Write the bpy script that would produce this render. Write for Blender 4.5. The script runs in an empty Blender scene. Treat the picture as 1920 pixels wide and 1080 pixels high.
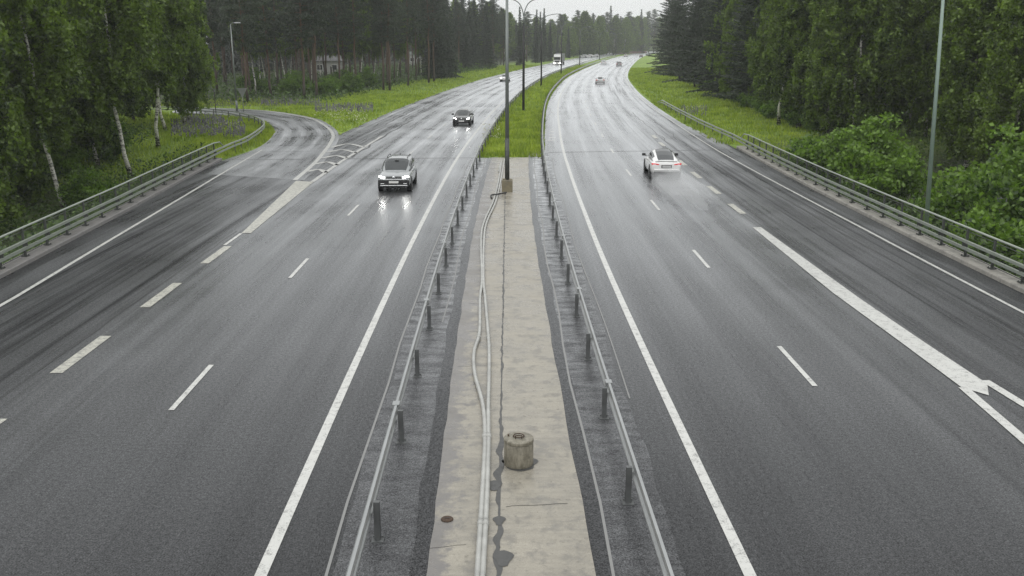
import bpy, math, random
import numpy as np
from mathutils import Vector

R = math.radians
rnd = random.Random(7)
rng = np.random.default_rng(11)
scene = bpy.context.scene
COL = scene.collection

# ------------------------------------------------------------------ camera
CAM_H, PITCH, FPX = 8.0, R(14.95), 1728.0
cd = bpy.data.cameras.new('camera')
cam = bpy.data.objects.new('camera', cd)
COL.objects.link(cam)
cam.location = (0, 0, CAM_H)
cam.rotation_euler = (R(90) - PITCH, 0, 0)
cd.sensor_width = 36
cd.lens = 36 * FPX / 1920
cd.clip_start, cd.clip_end = 0.2, 6000
scene.camera = cam
CT, ST = math.cos(PITCH), math.sin(PITCH)


def P(px, py, z=0.0):
    """ground survey: the point at height z seen at photo pixel (px, py)"""
    dx, dy = (px - 960) / FPX, (py - 540) / FPX
    d = (dx, CT - dy * ST, -ST - dy * CT)
    t = (z - CAM_H) / d[2]
    return Vector((d[0] * t, d[1] * t, z))


def atY(px, Y, z=0.0):
    return Vector(((px - 960) / FPX * (Y * CT + (CAM_H - z) * ST), Y, z))


# ------------------------------------------------------------------ road axis (x of the median's centre at each distance)
_KY = np.array([-80, 0, 24, 39, 66, 87, 121, 150, 183, 216, 283, 359, 476, 590, 778, 1400], float)
_KX = np.array([.3, .12, -.2, -.28, -.04, .6, 2.1, 4.0, 6.8, 10, 18.5, 29.5, 47.5, 67, 106, 262], float)


def _slopes():
    d = np.diff(_KX) / np.diff(_KY)
    m = np.zeros_like(_KX)
    m[1:-1] = (d[:-1] + d[1:]) / 2
    m[0], m[-1] = d[0], d[-1]
    return m


_KM = _slopes()


def cx(Y):
    Y = np.asarray(Y, float)
    i = np.clip(np.searchsorted(_KY, Y) - 1, 0, len(_KY) - 2)
    h = _KY[i + 1] - _KY[i]
    t = (Y - _KY[i]) / h
    return ((2*t**3-3*t**2+1)*_KX[i] + (t**3-2*t**2+t)*h*_KM[i] + (-2*t**3+3*t**2)*_KX[i+1] + (t**3-t**2)*h*_KM[i+1])


def road(n, Y, z=0.0):
    """point n metres right of the median centre, at distance Y"""
    c = float(cx(Y))
    s = float(cx(Y + .5) - cx(Y - .5))
    k = 1 / math.hypot(1, s)
    return Vector((c + n * k, Y - n * s * k * min(1, max(0, (Y - 60) / 60)), z))


def heading(Y):
    return -math.atan2(float(cx(Y + 1) - cx(Y - 1)), 2)


def lerp_tab(tab, v):
    return float(np.interp(v, [a for a, b in tab], [b for a, b in tab]))


def smooth(a, b, v):
    t = np.clip((np.asarray(v, float) - a) / (b - a), 0, 1)
    return t * t * (3 - 2 * t)


KERB_L = [(-40, -17.3), (20, -17.35), (30.6, -17.55), (44.2, -18.45), (64.5, -20.2), (70, -20.6)]
KERB_R = [(-40, 17.05), (50, 17.05), (75, 17.45)]

# ------------------------------------------------------------------ tagging and building
def tag(o, label=None, cat=None, group=None, kind=None):
    if label: o['label'] = label
    if cat: o['category'] = cat
    if group: o['group'] = group
    if kind: o['kind'] = kind
    return o


def empty(name, loc, rz=0.0, label=None, cat=None, group=None):
    o = bpy.data.objects.new(name, None)
    COL.objects.link(o)
    o.empty_display_size = .3
    o.location = loc
    o.rotation_euler = (0, 0, rz)
    return tag(o, label, cat, group)


def copy_tree(o, parent=None):
    c = o.copy()
    COL.objects.link(c)
    c.parent = parent
    for ch in [k for k in o.children]:
        copy_tree(ch, c)
    return c


class MB:
    def __init__(s):
        s.v, s.f = [], []

    def quad(s, a, b, c, d):
        i = len(s.v)
        s.v += [tuple(a), tuple(b), tuple(c), tuple(d)]
        s.f.append((i, i+1, i+2, i+3))

    def poly(s, pts):
        i = len(s.v)
        s.v += [tuple(p) for p in pts]
        s.f.append(tuple(range(i, i + len(pts))))

    def box(s, c, size, rz=0.0, rx=0.0, taper=1.0):
        i = len(s.v)
        cz, sz = math.cos(rz), math.sin(rz)
        cxr, sxr = math.cos(rx), math.sin(rx)
        for dz in (-.5, .5):
            k = 1 if dz < 0 else taper
            for dx, dy in ((-.5, -.5), (.5, -.5), (.5, .5), (-.5, .5)):
                x, y, z = dx*size[0]*k, dy*size[1]*k, dz*size[2]
                y, z = y*cxr - z*sxr, y*sxr + z*cxr
                s.v.append((c[0]+x*cz-y*sz, c[1]+x*sz+y*cz, c[2]+z))
        s.f += [(i+3, i+2, i+1, i), (i+4, i+5, i+6, i+7)]
        for k in range(4):
            s.f.append((i+k, i+(k+1) % 4, i+4+(k+1) % 4, i+4+k))

    def tube(s, pts, rad, n=8, cap=True):
        pts = [Vector(p) for p in pts]
        if not isinstance(rad, (list, tuple)):
            rad = [rad] * len(pts)
        i0 = len(s.v)
        up = None
        for j, p in enumerate(pts):
            t = (pts[min(j+1, len(pts)-1)] - pts[max(j-1, 0)]).normalized()
            if up is None:
                up = t.orthogonal().normalized()
            u = (up - t * up.dot(t))
            u = u.normalized() if u.length > 1e-6 else t.orthogonal().normalized()
            up = u
            w = t.cross(u)
            for k in range(n):
                a = 2*math.pi*k/n
                q = p + (u*math.cos(a) + w*math.sin(a)) * rad[j]
                s.v.append(tuple(q))
        for j in range(len(pts)-1):
            for k in range(n):
                a, b = i0+j*n+k, i0+j*n+(k+1) % n
                s.f.append((a, b, b+n, a+n))
        if cap:
            s.f.append(tuple(i0+k for k in reversed(range(n))))
            e = i0 + (len(pts)-1)*n
            s.f.append(tuple(e+k for k in range(n)))

    def loft(s, rings, closed=True, cap=True):
        i0, n = len(s.v), len(rings[0])
        for r in rings:
            s.v += [tuple(p) for p in r]
        for j in range(len(rings)-1):
            for k in range(n if closed else n-1):
                a, b = i0+j*n+k, i0+j*n+(k+1) % n
                s.f.append((a, b, b+n, a+n))
        if cap and closed:
            s.f.append(tuple(i0+k for k in reversed(range(n))))
            e = i0+(len(rings)-1)*n
            s.f.append(tuple(e+k for k in range(n)))

    def lathe(s, prof, axis='z', n=24, c=(0, 0, 0)):
        rings = []
        for r, h in prof:
            ring = []
            for k in range(n):
                a = 2*math.pi*k/n
                if axis == 'z':
                    ring.append((c[0]+r*math.cos(a), c[1]+r*math.sin(a), c[2]+h))
                else:
                    ring.append((c[0]+h, c[1]+r*math.cos(a), c[2]+r*math.sin(a)))
            rings.append(ring)
        s.loft(rings)

    def build(s, name, mat, parent=None, smooth_=False, origin=None, bevel=0, subsurf=0):
        v = s.v
        if origin is not None:
            v = [(a-origin[0], b-origin[1], c-origin[2]) for a, b, c in v]
        me = bpy.data.meshes.new(name)
        me.from_pydata(v, [], s.f)
        me.materials.append(mat)
        if smooth_:
            me.polygons.foreach_set('use_smooth', [True]*len(me.polygons))
        me.update()
        o = bpy.data.objects.new(name, me)
        COL.objects.link(o)
        if origin is not None and parent is None:
            o.location = origin
        o.parent = parent
        if bevel:
            m = o.modifiers.new('bevel', 'BEVEL')
            m.width, m.segments, m.limit_method = bevel, 2, 'ANGLE'
        if subsurf:
            m = o.modifiers.new('subsurf', 'SUBSURF')
            m.levels = m.render_levels = subsurf
        return o


def np_mesh(name, verts, nper, mat, parent=None):
    """mesh of separate nper-gons from an (N*nper,3) array"""
    me = bpy.data.meshes.new(name)
    nv = len(verts)
    nf = nv // nper
    me.vertices.add(nv)
    me.vertices.foreach_set('co', np.ascontiguousarray(verts, np.float32).ravel())
    me.loops.add(nv)
    me.loops.foreach_set('vertex_index', np.arange(nv, dtype=np.int32))
    me.polygons.add(nf)
    me.polygons.foreach_set('loop_start', np.arange(0, nv, nper, dtype=np.int32))
    me.materials.append(mat)
    me.update(calc_edges=True)
    o = bpy.data.objects.new(name, me)
    COL.objects.link(o)
    o.parent = parent
    return o


def unit(a):
    return a / np.maximum(np.linalg.norm(a, axis=1, keepdims=True), 1e-9)


def leaves(pts, size, aspect=.6, axis=None, jitter=1.0, g=rng):
    """diamond leaves at pts; axis: preferred long axis"""
    n = len(pts)
    v = g.normal(size=(n, 3))
    if axis is not None:
        v = axis + v * jitter
    v = unit(v)
    u = unit(np.cross(v, g.normal(size=(n, 3))))
    s = np.asarray(size).reshape(-1, 1) * np.ones((n, 1))
    out = np.empty((n, 4, 3))
    out[:, 0] = pts + v*s
    out[:, 1] = pts + u*s*aspect
    out[:, 2] = pts - v*s
    out[:, 3] = pts - u*s*aspect
    return out.reshape(-1, 3)


# ------------------------------------------------------------------ materials
class NT:
    def __init__(s, name):
        s.m = bpy.data.materials.new(name)
        s.m.use_nodes = True
        s.t = s.m.node_tree
        s.b = s.t.nodes['Principled BSDF']

    def n(s, typ, **kw):
        o = s.t.nodes.new(typ)
        for k, v in kw.items():
            setattr(o, k, v)
        return o

    def l(s, a, b):
        s.t.links.new(a, b)

    def val(s, sock, v):
        if hasattr(v, 'is_output'):
            s.l(v, sock)
        else:
            sock.default_value = v

    def noise(s, vec, scale, detail=4, rough=.55, dims='3D'):
        o = s.n('ShaderNodeTexNoise')
        o.inputs['Scale'].default_value = scale
        o.inputs['Detail'].default_value = detail
        o.inputs['Roughness'].default_value = rough
        if vec is not None:
            s.l(vec, o.inputs['Vector'])
        return o.outputs['Fac']

    def mapping(s, vec, scale, loc=(0, 0, 0)):
        o = s.n('ShaderNodeMapping')
        o.inputs['Scale'].default_value = scale
        o.inputs['Location'].default_value = loc
        s.l(vec, o.inputs['Vector'])
        return o.outputs['Vector']

    def rng(s, v, a, b, c, d):
        o = s.n('ShaderNodeMapRange')
        s.val(o.inputs['Value'], v)
        for k, x in zip(('From Min', 'From Max', 'To Min', 'To Max'), (a, b, c, d)):
            s.val(o.inputs[k], x)
        return o.outputs['Result']

    def mix(s, f, a, b):
        o = s.n('ShaderNodeMix', data_type='RGBA')
        s.val(o.inputs[0], f)
        for sock, v in ((o.inputs[6], a), (o.inputs[7], b)):
            if hasattr(v, 'is_output'):
                s.l(v, sock)
            else:
                sock.default_value = (*v, 1) if len(v) == 3 else v
        return o.outputs[2]

    def math(s, op, a, b=0.0):
        o = s.n('ShaderNodeMath', operation=op)
        s.val(o.inputs[0], a)
        s.val(o.inputs[1], b)
        return o.outputs[0]

    def bump(s, h, strength=.3, dist=.01):
        o = s.n('ShaderNodeBump')
        o.inputs['Strength'].default_value = strength
        o.inputs['Distance'].default_value = dist
        s.l(h, o.inputs['Height'])
        s.l(o.outputs['Normal'], s.b.inputs['Normal'])

    def pos(s):
        return s.n('ShaderNodeNewGeometry').outputs['Position']

    def objc(s):
        return s.n('ShaderNodeTexCoord').outputs['Object']

    def col(s, c):
        s.val(s.b.inputs['Base Color'], c if hasattr(c, 'is_output') else (*c, 1))

    def rough(s, r):
        s.val(s.b.inputs['Roughness'], r)


def plain(name, c, rough=.5, metal=0.0, var=.12, scale=6.0, emit=None, spec=None):
    t = NT(name)
    ob = t.objc()
    f = t.noise(ob, scale)
    t.col(t.mix(f, [x*(1-var) for x in c], [min(1, x*(1+var)) for x in c]))
    t.rough(t.rng(t.noise(ob, scale*3), .3, .7, max(.02, rough-.08), min(1, rough+.08)))
    t.b.inputs['Metallic'].default_value = metal
    if emit:
        t.b.inputs['Emission Color'].default_value = (*emit[0], 1)
        t.b.inputs['Emission Strength'].default_value = emit[1]
    return t.m


def asphalt(name, tint=1.0, refl=1.0, bump=.22, ripple_amp=.8, streaky=1.0, slabs=0.0):
    t = NT(name)
    uv = t.n('ShaderNodeUVMap').outputs['UV']
    pos = t.pos()
    streak = t.noise(t.mapping(uv, (.9, .022, 1)), 1.0, 5, .6)
    streak2 = t.noise(t.mapping(uv, (3.2, .06, 1), (7, 3, 0)), 1.0, 4, .6)
    dash = t.noise(t.mapping(uv, (2.4, .022, 1), (3, 9, 0)), 1.0, 6, .68)
    patch = t.noise(pos, .16, 5, .6)
    grain = t.noise(pos, 36, 2, .7)
    grain2 = t.noise(pos, 12, 4, .7)
    ripple = t.noise(t.mapping(uv, (.9, 2.6, 1)), 1.4, 5, .65)
    sx = t.n('ShaderNodeSeparateXYZ'); t.l(uv, sx.inputs[0])
    ph = t.math('ADD', t.math('MULTIPLY', sx.outputs[0], 3.387), t.math('MULTIPLY', streak, .9))
    track = t.math('COSINE', ph)
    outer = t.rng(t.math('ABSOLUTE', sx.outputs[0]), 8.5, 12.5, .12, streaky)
    forest_dim = t.math('MULTIPLY', t.rng(t.math('ABSOLUTE', sx.outputs[0]), 10.6, 13.2, 0, streaky), t.rng(sx.outputs[1], 62, 100, 1, .15))  # near exit lanes: forest's dark reflection imitated by a mask that cuts the sheen
    dark = t.math('MULTIPLY', t.rng(dash, .51, .66, 0, 1), outer)
    lum = t.rng(streak, .3, .7, .78, 1.22)
    lum = t.math('MULTIPLY', lum, t.rng(grain, .3, .7, .2, 1.9))
    lum = t.math('MULTIPLY', lum, t.rng(grain2, .3, .7, .6, 1.4))
    lum = t.math('MULTIPLY', lum, t.rng(dark, 0, 1, 1, .42))
    lum = t.math('MULTIPLY', lum, t.rng(patch, .3, .7, .82, 1.18))
    lum = t.math('MULTIPLY', lum, .036*tint)
    c = t.n('ShaderNodeCombineColor')
    t.l(lum, c.inputs[0]); t.l(t.math('MULTIPLY', lum, 1.01), c.inputs[1]); t.l(t.math('MULTIPLY', lum, 1.05), c.inputs[2])
    r = t.rng(streak2, .3, .7, .24, .33)
    r = t.math('ADD', r, t.rng(streak, .3, .7, -.03, .06))
    r = t.math('ADD', r, t.rng(patch, .3, .7, -.05, .07))
    r = t.math('ADD', r, t.math('MULTIPLY', track, .025))
    h = t.math('ADD', t.math('MULTIPLY', grain, .6), t.math('MULTIPLY', grain2, .6))
    h = t.math('ADD', h, t.math('MULTIPLY', ripple, ripple_amp))
    bp = t.n('ShaderNodeBump')
    bp.inputs['Strength'].default_value = bump
    bp.inputs['Distance'].default_value = .010
    t.l(h, bp.inputs['Height'])
    df = t.n('ShaderNodeBsdfDiffuse')
    t.l(c.outputs[0], df.inputs['Color']); t.l(bp.outputs['Normal'], df.inputs['Normal'])
    gl = t.n('ShaderNodeBsdfAnisotropic')
    gl.distribution = 'MULTI_GGX'
    gl.inputs['Color'].default_value = (.97, .985, 1, 1)
    t.l(r, gl.inputs['Roughness']); t.l(bp.outputs['Normal'], gl.inputs['Normal'])
    lw = t.n('ShaderNodeLayerWeight')
    lw.inputs['Blend'].default_value = .5      # facing = 1 - cos(angle)
    fr = t.math('POWER', lw.outputs['Facing'], 4.9)
    fr = t.math('ADD', t.math('MULTIPLY', fr, .86), .013)
    k = t.math('MULTIPLY', t.rng(grain, .3, .7, .6, 1.36), t.rng(grain2, .3, .7, .74, 1.24))
    k = t.math('MULTIPLY', k, t.rng(dark, 0, 1, 1, .55))
    k = t.math('MULTIPLY', k, t.rng(streak2, .3, .7, .92, 1.08))
    k = t.math('MULTIPLY', k, t.rng(track, -1, 1, .93, 1.05))
    band = t.math('MULTIPLY', t.math('MULTIPLY', forest_dim, t.rng(track, -1, .3, 1, 0)), t.rng(dash, .42, .62, .05, 1))
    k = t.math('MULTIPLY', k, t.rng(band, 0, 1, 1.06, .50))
    k = t.math('MULTIPLY', k, t.rng(forest_dim, 0, 1, 1, .60))
    if slabs:
        k = t.math('MULTIPLY', k, t.rng(t.noise(t.mapping(uv, (1.1, 2.4, 1)), 1.0, 5, .7), .38, .62, 1-slabs, 1+slabs))
    fr = t.math('MULTIPLY', fr, t.math('MULTIPLY', k, refl))
    fr = t.math('MINIMUM', fr, 1.0)
    mx = t.n('ShaderNodeMixShader')
    t.l(fr, mx.inputs[0]); t.l(df.outputs[0], mx.inputs[1]); t.l(gl.outputs[0], mx.inputs[2])
    t.t.nodes.remove(t.b)
    t.l(mx.outputs[0], t.t.nodes['Material Output'].inputs['Surface'])
    return t.m


def paint(name, c, wear=.5):
    t = NT(name)
    pos = t.pos()
    a = t.noise(pos, 5, 6, .7)
    b = t.noise(pos, 40, 3, .7)
    f = t.math('ADD', t.math('MULTIPLY', a, .6), t.math('MULTIPLY', b, .4))
    f = t.rng(f, wear-.08, wear+.06, .05, 1)
    tone = t.mix(t.noise(pos, 1.3, 5, .7), [x*.70 for x in c], c)
    t.col(t.mix(f, (.14, .14, .135), tone))
    t.rough(.30)
    t.bump(b, .3, .006)
    return t.m


def concrete(name, c, wet=.5):
    t = NT(name)
    pos = t.pos()
    a = t.noise(pos, .7, 7, .66)
    a2 = t.noise(t.mapping(pos, (1, 1, 1), (31, 7, 0)), 2.2, 7, .7)
    b = t.noise(pos, 9, 5, .7)
    g = t.noise(pos, 50, 2, .6)
    s = t.noise(t.mapping(pos, (.6, 4.5, 1)), 1.6, 6, .7)
    f = t.rng(t.math('ADD', t.math('MULTIPLY', a, .6), t.math('MULTIPLY', s, .4)), .36, .62, 0, 1)
    col = t.mix(f, [x*.66 for x in c], [x*1.12 for x in c])
    col = t.mix(t.rng(a2, .50, .60, 0, .55), col, (.15, .145, .135))
    sx = t.n('ShaderNodeSeparateXYZ'); t.l(pos, sx.inputs[0])
    edge = t.math('ADD', t.rng(sx.outputs[0], -.75, -1.35, 0, 1), t.math('MULTIPLY', t.math('SUBTRACT', a2, .5), 3.0))
    col = t.mix(t.rng(edge, .35, .75, 0, .75), col, (.15, .145, .15))
    col = t.mix(t.rng(b, .58, .70, 0, .7), col, [x*.35 for x in c])
    t.col(t.mix(t.rng(g, .35, .65, 0, .4), col, [x*.55 for x in c]))
    t.rough(t.rng(a, .35, .65, max(.12, wet-.18), wet+.16))
    t.b.inputs['IOR'].default_value = 1.36
    t.bump(t.math('ADD', t.math('ADD', b, g), a2), .4, .006)
    return t.m


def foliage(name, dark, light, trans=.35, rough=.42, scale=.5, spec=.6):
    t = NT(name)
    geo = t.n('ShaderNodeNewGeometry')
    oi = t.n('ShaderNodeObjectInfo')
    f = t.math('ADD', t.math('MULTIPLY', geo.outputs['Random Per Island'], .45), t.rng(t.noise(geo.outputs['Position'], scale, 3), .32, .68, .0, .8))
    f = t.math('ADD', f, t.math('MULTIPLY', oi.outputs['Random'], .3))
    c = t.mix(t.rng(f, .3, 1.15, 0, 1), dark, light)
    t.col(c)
    t.rough(rough)
    t.b.inputs['Specular IOR Level'].default_value = spec
    tr = t.n('ShaderNodeBsdfTranslucent')
    t.l(c, tr.inputs['Color'])
    mx = t.n('ShaderNodeMixShader')
    mx.inputs[0].default_value = trans
    t.l(t.b.outputs[0], mx.inputs[1]); t.l(tr.outputs[0], mx.inputs[2])
    t.l(mx.outputs[0], t.t.nodes['Material Output'].inputs['Surface'])
    return t.m


def birch_bark():
    t = NT('birch_bark')
    ob = t.objc()
    bands = t.noise(t.mapping(ob, (2.2, 2.2, 6.5)), 1.0, 4, .75)
    fine = t.noise(t.mapping(ob, (8, 8, 30)), 1.0, 3, .7)
    sep = t.n('ShaderNodeSeparateXYZ'); t.l(ob, sep.inputs[0])
    base = t.rng(sep.outputs[2], 0, 1.1, .12, 0)
    f = t.math('ADD', t.math('ADD', t.math('MULTIPLY', bands, .75), t.math('MULTIPLY', fine, .25)), base)
    t.col(t.mix(t.rng(f, .50, .57, 0, 1), (.62, .60, .54), (.020, .018, .016)))
    t.rough(.7)
    return t.m


def pine_bark():
    t = NT('pine_bark')
    ob = t.objc()
    sep = t.n('ShaderNodeSeparateXYZ'); t.l(ob, sep.inputs[0])
    f = t.rng(t.math('ADD', sep.outputs[2], t.math('MULTIPLY', t.noise(ob, 1.2, 4), 4)), 3.5, 10, 0, 1)
    n = t.noise(t.mapping(ob, (9, 9, 2.5)), 1.0, 5, .7)
    low = t.mix(n, (.03, .024, .02), (.11, .085, .07))
    hi = t.mix(n, (.07, .042, .028), (.17, .095, .06))
    t.col(t.mix(f, low, hi))
    t.rough(.8)
    t.bump(n, .6, .03)
    return t.m


M = {}
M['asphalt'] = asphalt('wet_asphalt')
M['asphalt_ramp'] = asphalt('wet_asphalt_ramp', 1.5, .9, streaky=.12)
M['asphalt_rough'] = asphalt('rough_shoulder_asphalt', 1.9, .95, .6, 2.6, 0, .55)
M['asphalt_gutter'] = asphalt('gutter_asphalt', .6, .55, streaky=0)
M['asphalt_dark'] = asphalt('dark_smooth_asphalt', 1.2, .7)
M['paint'] = paint('white_road_paint', (.62, .62, .59), .43)
M['paint_old'] = paint('worn_cream_road_paint', (.56, .55, .48), .47)
M['concrete'] = concrete('pale_wet_concrete', (.33, .305, .255), .32)
M['kerbstone'] = concrete('kerb_concrete', (.34, .325, .29), .5)
M['old_concrete'] = concrete('mossy_concrete', (.27, .235, .155), .6)
def stained():
    t = NT('stained_concrete_drum')
    ob = t.objc()
    v = t.noise(t.mapping(ob, (11, 11, 3.2)), 1.0, 6, .72)
    b = t.noise(ob, 9, 5, .7)
    g = t.noise(ob, 70, 2)
    c = t.mix(t.rng(v, .38, .62, 0, 1), (.135, .122, .092), (.29, .268, .215))
    c = t.mix(t.rng(b, .55, .7, 0, .7), c, (.06, .055, .04))
    t.col(t.mix(t.rng(g, .35, .65, 0, .35), c, (.10, .09, .06)))
    t.rough(.5)
    t.bump(t.math('ADD', b, g), .4, .008)
    return t.m


M['drum'] = stained()
M['tar'] = plain('tar_sealant', (.016, .016, .017), .38, var=.4, scale=3)
M['tar_grey'] = plain('grey_joint_filler', (.06, .06, .058), .5, var=.3, scale=3)
M['gap'] = plain('dark_joint', (.02, .02, .018), .7)
M['galv'] = plain('galvanised_steel', (.36, .37, .37), .42, .75, var=.2, scale=2)
M['post'] = plain('weathered_steel_post', (.13, .135, .135), .5, .5, var=.35, scale=4)
M['rail_green'] = plain('green_grey_painted_steel', (.29, .32, .275), .40, .3, var=.2, scale=2)
M['rail_dark'] = plain('dark_grey_steel', (.07, .075, .07), .5, .4, var=.3)
M['lamp_grey'] = plain('grey_lamp_pole_paint', (.20, .22, .21), .45, .4, var=.15, scale=1)
M['lamp_green'] = plain('green_grey_lamp_pole_paint', (.22, .29, .25), .45, .2, var=.12, scale=1)
M['lamp_black'] = plain('black_pole_sleeve', (.014, .014, .014), .6, 0, var=.2)
M['lamp_head'] = plain('lamp_head_grey', (.42, .43, .43), .4, .2)
M['glass_lamp'] = plain('lamp_glass', (.6, .6, .58), .2)
M['pipe'] = plain('pale_plastic_conduit', (.36, .36, .34), .4, var=.4, scale=3.5)
M['black_pipe'] = plain('black_rubber', (.018, .018, .018), .5)
M['rust'] = plain('rusty_iron', (.07, .045, .03), .7, .3, var=.4, scale=12)
M['tyre'] = plain('tyre_rubber', (.018, .018, .018), .65)
M['rim'] = plain('alloy_rim', (.34, .34, .35), .3, .8)
M['black_trim'] = plain('black_plastic_trim', (.015, .015, .016), .42)
M['glass'] = plain('tinted_car_glass', (.03, .034, .036), .06, var=.05)
M['chrome'] = plain('chrome_trim', (.66, .67, .68), .15, .9, var=.05)
M['plate'] = plain('white_plate', (.72, .72, .7), .4, var=.04)
M['headlight'] = plain('lit_headlight', (.9, .9, .9), .2, emit=((1, .98, .92), 55.0))
M['headlight_far'] = plain('lit_headlight_far', (.9, .9, .9), .2, emit=((1, .98, .92), 14.0))
M['taillight'] = plain('lit_tail_light', (.25, .008, .012), .2, emit=((1, .015, .03), .42))
M['brown_bark'] = plain('dark_bark', (.045, .036, .028), .85, var=.4, scale=5)
M['birch_bark'] = birch_bark()
M['pine_bark'] = pine_bark()
M['birch_leaf'] = foliage('birch_leaves', (.014, .036, .005), (.19, .29, .03), .48, scale=1.1)
M['pine_needle'] = foliage('pine_needles', (.009, .018, .008), (.042, .066, .028), .2, scale=.9)
M['spruce_needle'] = foliage('spruce_needles', (.007, .016, .007), (.036, .058, .024), .18, scale=.9)
M['shrub_leaf'] = foliage('shrub_leaves', (.016, .048, .005), (.20, .34, .038), .5, scale=1.4)
M['under_leaf'] = foliage('undergrowth_leaves', (.016, .044, .008), (.10, .17, .03), .38)
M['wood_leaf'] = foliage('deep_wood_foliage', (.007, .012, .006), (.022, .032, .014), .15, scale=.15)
M['grass'] = foliage('meadow_grass_blades', (.13, .21, .012), (.40, .50, .050), .45, scale=.45)
M['lupin'] = foliage('lupin_flowers', (.07, .065, .09), (.25, .235, .28), .3)
M['white_flower'] = foliage('pale_flowers', (.42, .42, .26), (.7, .7, .5), .3)


def ground_mat():
    t = NT('grass_and_forest_floor')
    pos = t.pos()
    at = t.n('ShaderNodeAttribute', attribute_name='cover').outputs['Fac']
    n1 = t.noise(pos, .22, 5, .6)
    n2 = t.noise(pos, 3.0, 5, .7)
    g = t.mix(t.rng(t.math('ADD', t.math('MULTIPLY', n1, .6), t.math('MULTIPLY', n2, .4)), .35, .65, 0, 1), (.085, .15, .013), (.22, .32, .036))
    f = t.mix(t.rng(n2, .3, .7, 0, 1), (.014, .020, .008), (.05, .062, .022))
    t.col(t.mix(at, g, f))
    t.rough(.85)
    t.bump(n2, .8, .12)
    return t.m


M['ground'] = ground_mat()


# ------------------------------------------------------------------ ground
def ground_z(n, Y):
    n = np.asarray(n, float); Y = np.asarray(Y, float)
    kl = np.interp(Y, [a for a, b in KERB_L], [b for a, b in KERB_L])
    kr = np.interp(Y, [a for a, b in KERB_R], [b for a, b in KERB_R])
    z = np.full(np.broadcast(n, Y).shape, -.03)
    z = z - .35 * (1 - smooth(60, 65, Y))
    z = z - (2.4 * smooth(0, 8, kl - .3 - n) * (1 - smooth(58, 80, Y)))
    z = z - (2.8 * smooth(0, 8, n - kr - .3) * (1 - smooth(60, 84, Y)))
    # the exit ramp's hollow, far hill
    z = z + 5.0 * smooth(520, 900, Y) * smooth(22, 70, -n) + 4 * smooth(560, 900, Y) * smooth(25, 80, n)
    z = z + .35 * np.sin(n*.21 + Y*.05) * np.sin(Y*.13) * smooth(26, 45, np.abs(n)) * smooth(85, 110, Y)
    return z


def ground_at(x, Y):
    return float(ground_z(x - cx(Y), Y))


def build_ground():
    ns = np.unique(np.concatenate([np.arange(-60, 60.1, 2.0), np.array([-750, -500, -350, -240, -170, -120, -95, -80, -70, 70, 80, 95, 120, 170, 240, 350, 500, 750])]))
    ys = np.unique(np.concatenate([np.arange(-70, 130, 2.5), np.arange(130, 300, 10), np.arange(300, 1201, 25)]))
    NN, YY = np.meshgrid(ns, ys)
    Z = ground_z(NN, YY)
    X = cx(YY) + NN
    V = np.stack([X, YY, Z], -1).reshape(-1, 3)
    a, b = len(ys), len(ns)
    F = [(i*b+j, i*b+j+1, (i+1)*b+j+1, (i+1)*b+j) for i in range(a-1) for j in range(b-1)]
    me = bpy.data.meshes.new('ground')
    me.from_pydata(V.tolist(), [], F)
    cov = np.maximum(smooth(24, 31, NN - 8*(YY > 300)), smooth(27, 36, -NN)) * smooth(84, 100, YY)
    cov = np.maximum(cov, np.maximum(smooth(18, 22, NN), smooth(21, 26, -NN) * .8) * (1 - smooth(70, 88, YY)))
    # the meadow inside the loop ramp stays grass
    loop = (X > -48) & (X < -18) & (YY > 66) & (YY < 122)
    cov = np.where(loop, cov*.15, cov)
    at = me.attributes.new('cover', 'FLOAT', 'POINT')
    at.data.foreach_set('value', cov.reshape(-1).astype(np.float32))
    me.polygons.foreach_set('use_smooth', [True]*len(F))
    me.materials.append(M['ground'])
    o = bpy.data.objects.new('ground', me)
    COL.objects.link(o)
    tag(o, kind='structure')


build_ground()


def uv_sheet(name, rows, mat, kind='structure'):
    """rows: list of (Y, [(n, point)...]) -> sheet with UV (n, Y)"""
    b = len(rows[0][1])
    V = [tuple(p) for Y, r in rows for n, p in r]
    UV = [(n, Y) for Y, r in rows for n, p in r]
    F = [(i*b+j, i*b+j+1, (i+1)*b+j+1, (i+1)*b+j) for i in range(len(rows)-1) for j in range(b-1)]
    me = bpy.data.meshes.new(name)
    me.from_pydata(V, [], F)
    uvl = me.uv_layers.new(name='UVMap')
    for lp in me.loops:
        uvl.data[lp.index].uv = UV[lp.vertex_index]
    me.materials.append(mat)
    o = bpy.data.objects.new(name, me)
    COL.objects.link(o)
    return tag(o, kind=kind)


def SL(Y):
    return -1.40 + .12*max(0.0, min(1.0, (42-Y)/28))


def SR(Y):
    return 1.22 + .13*max(0.0, min(1.0, (42-Y)/28))


YS = [*range(-30, 60, 3), 60, 62, 64, 66, *range(68, 130, 3), *range(130, 300, 8), *range(300, 901, 15)]


def left_lim(Y):
    if Y <= 64: return lerp_tab(KERB_L, Y)
    return -15.9


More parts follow.
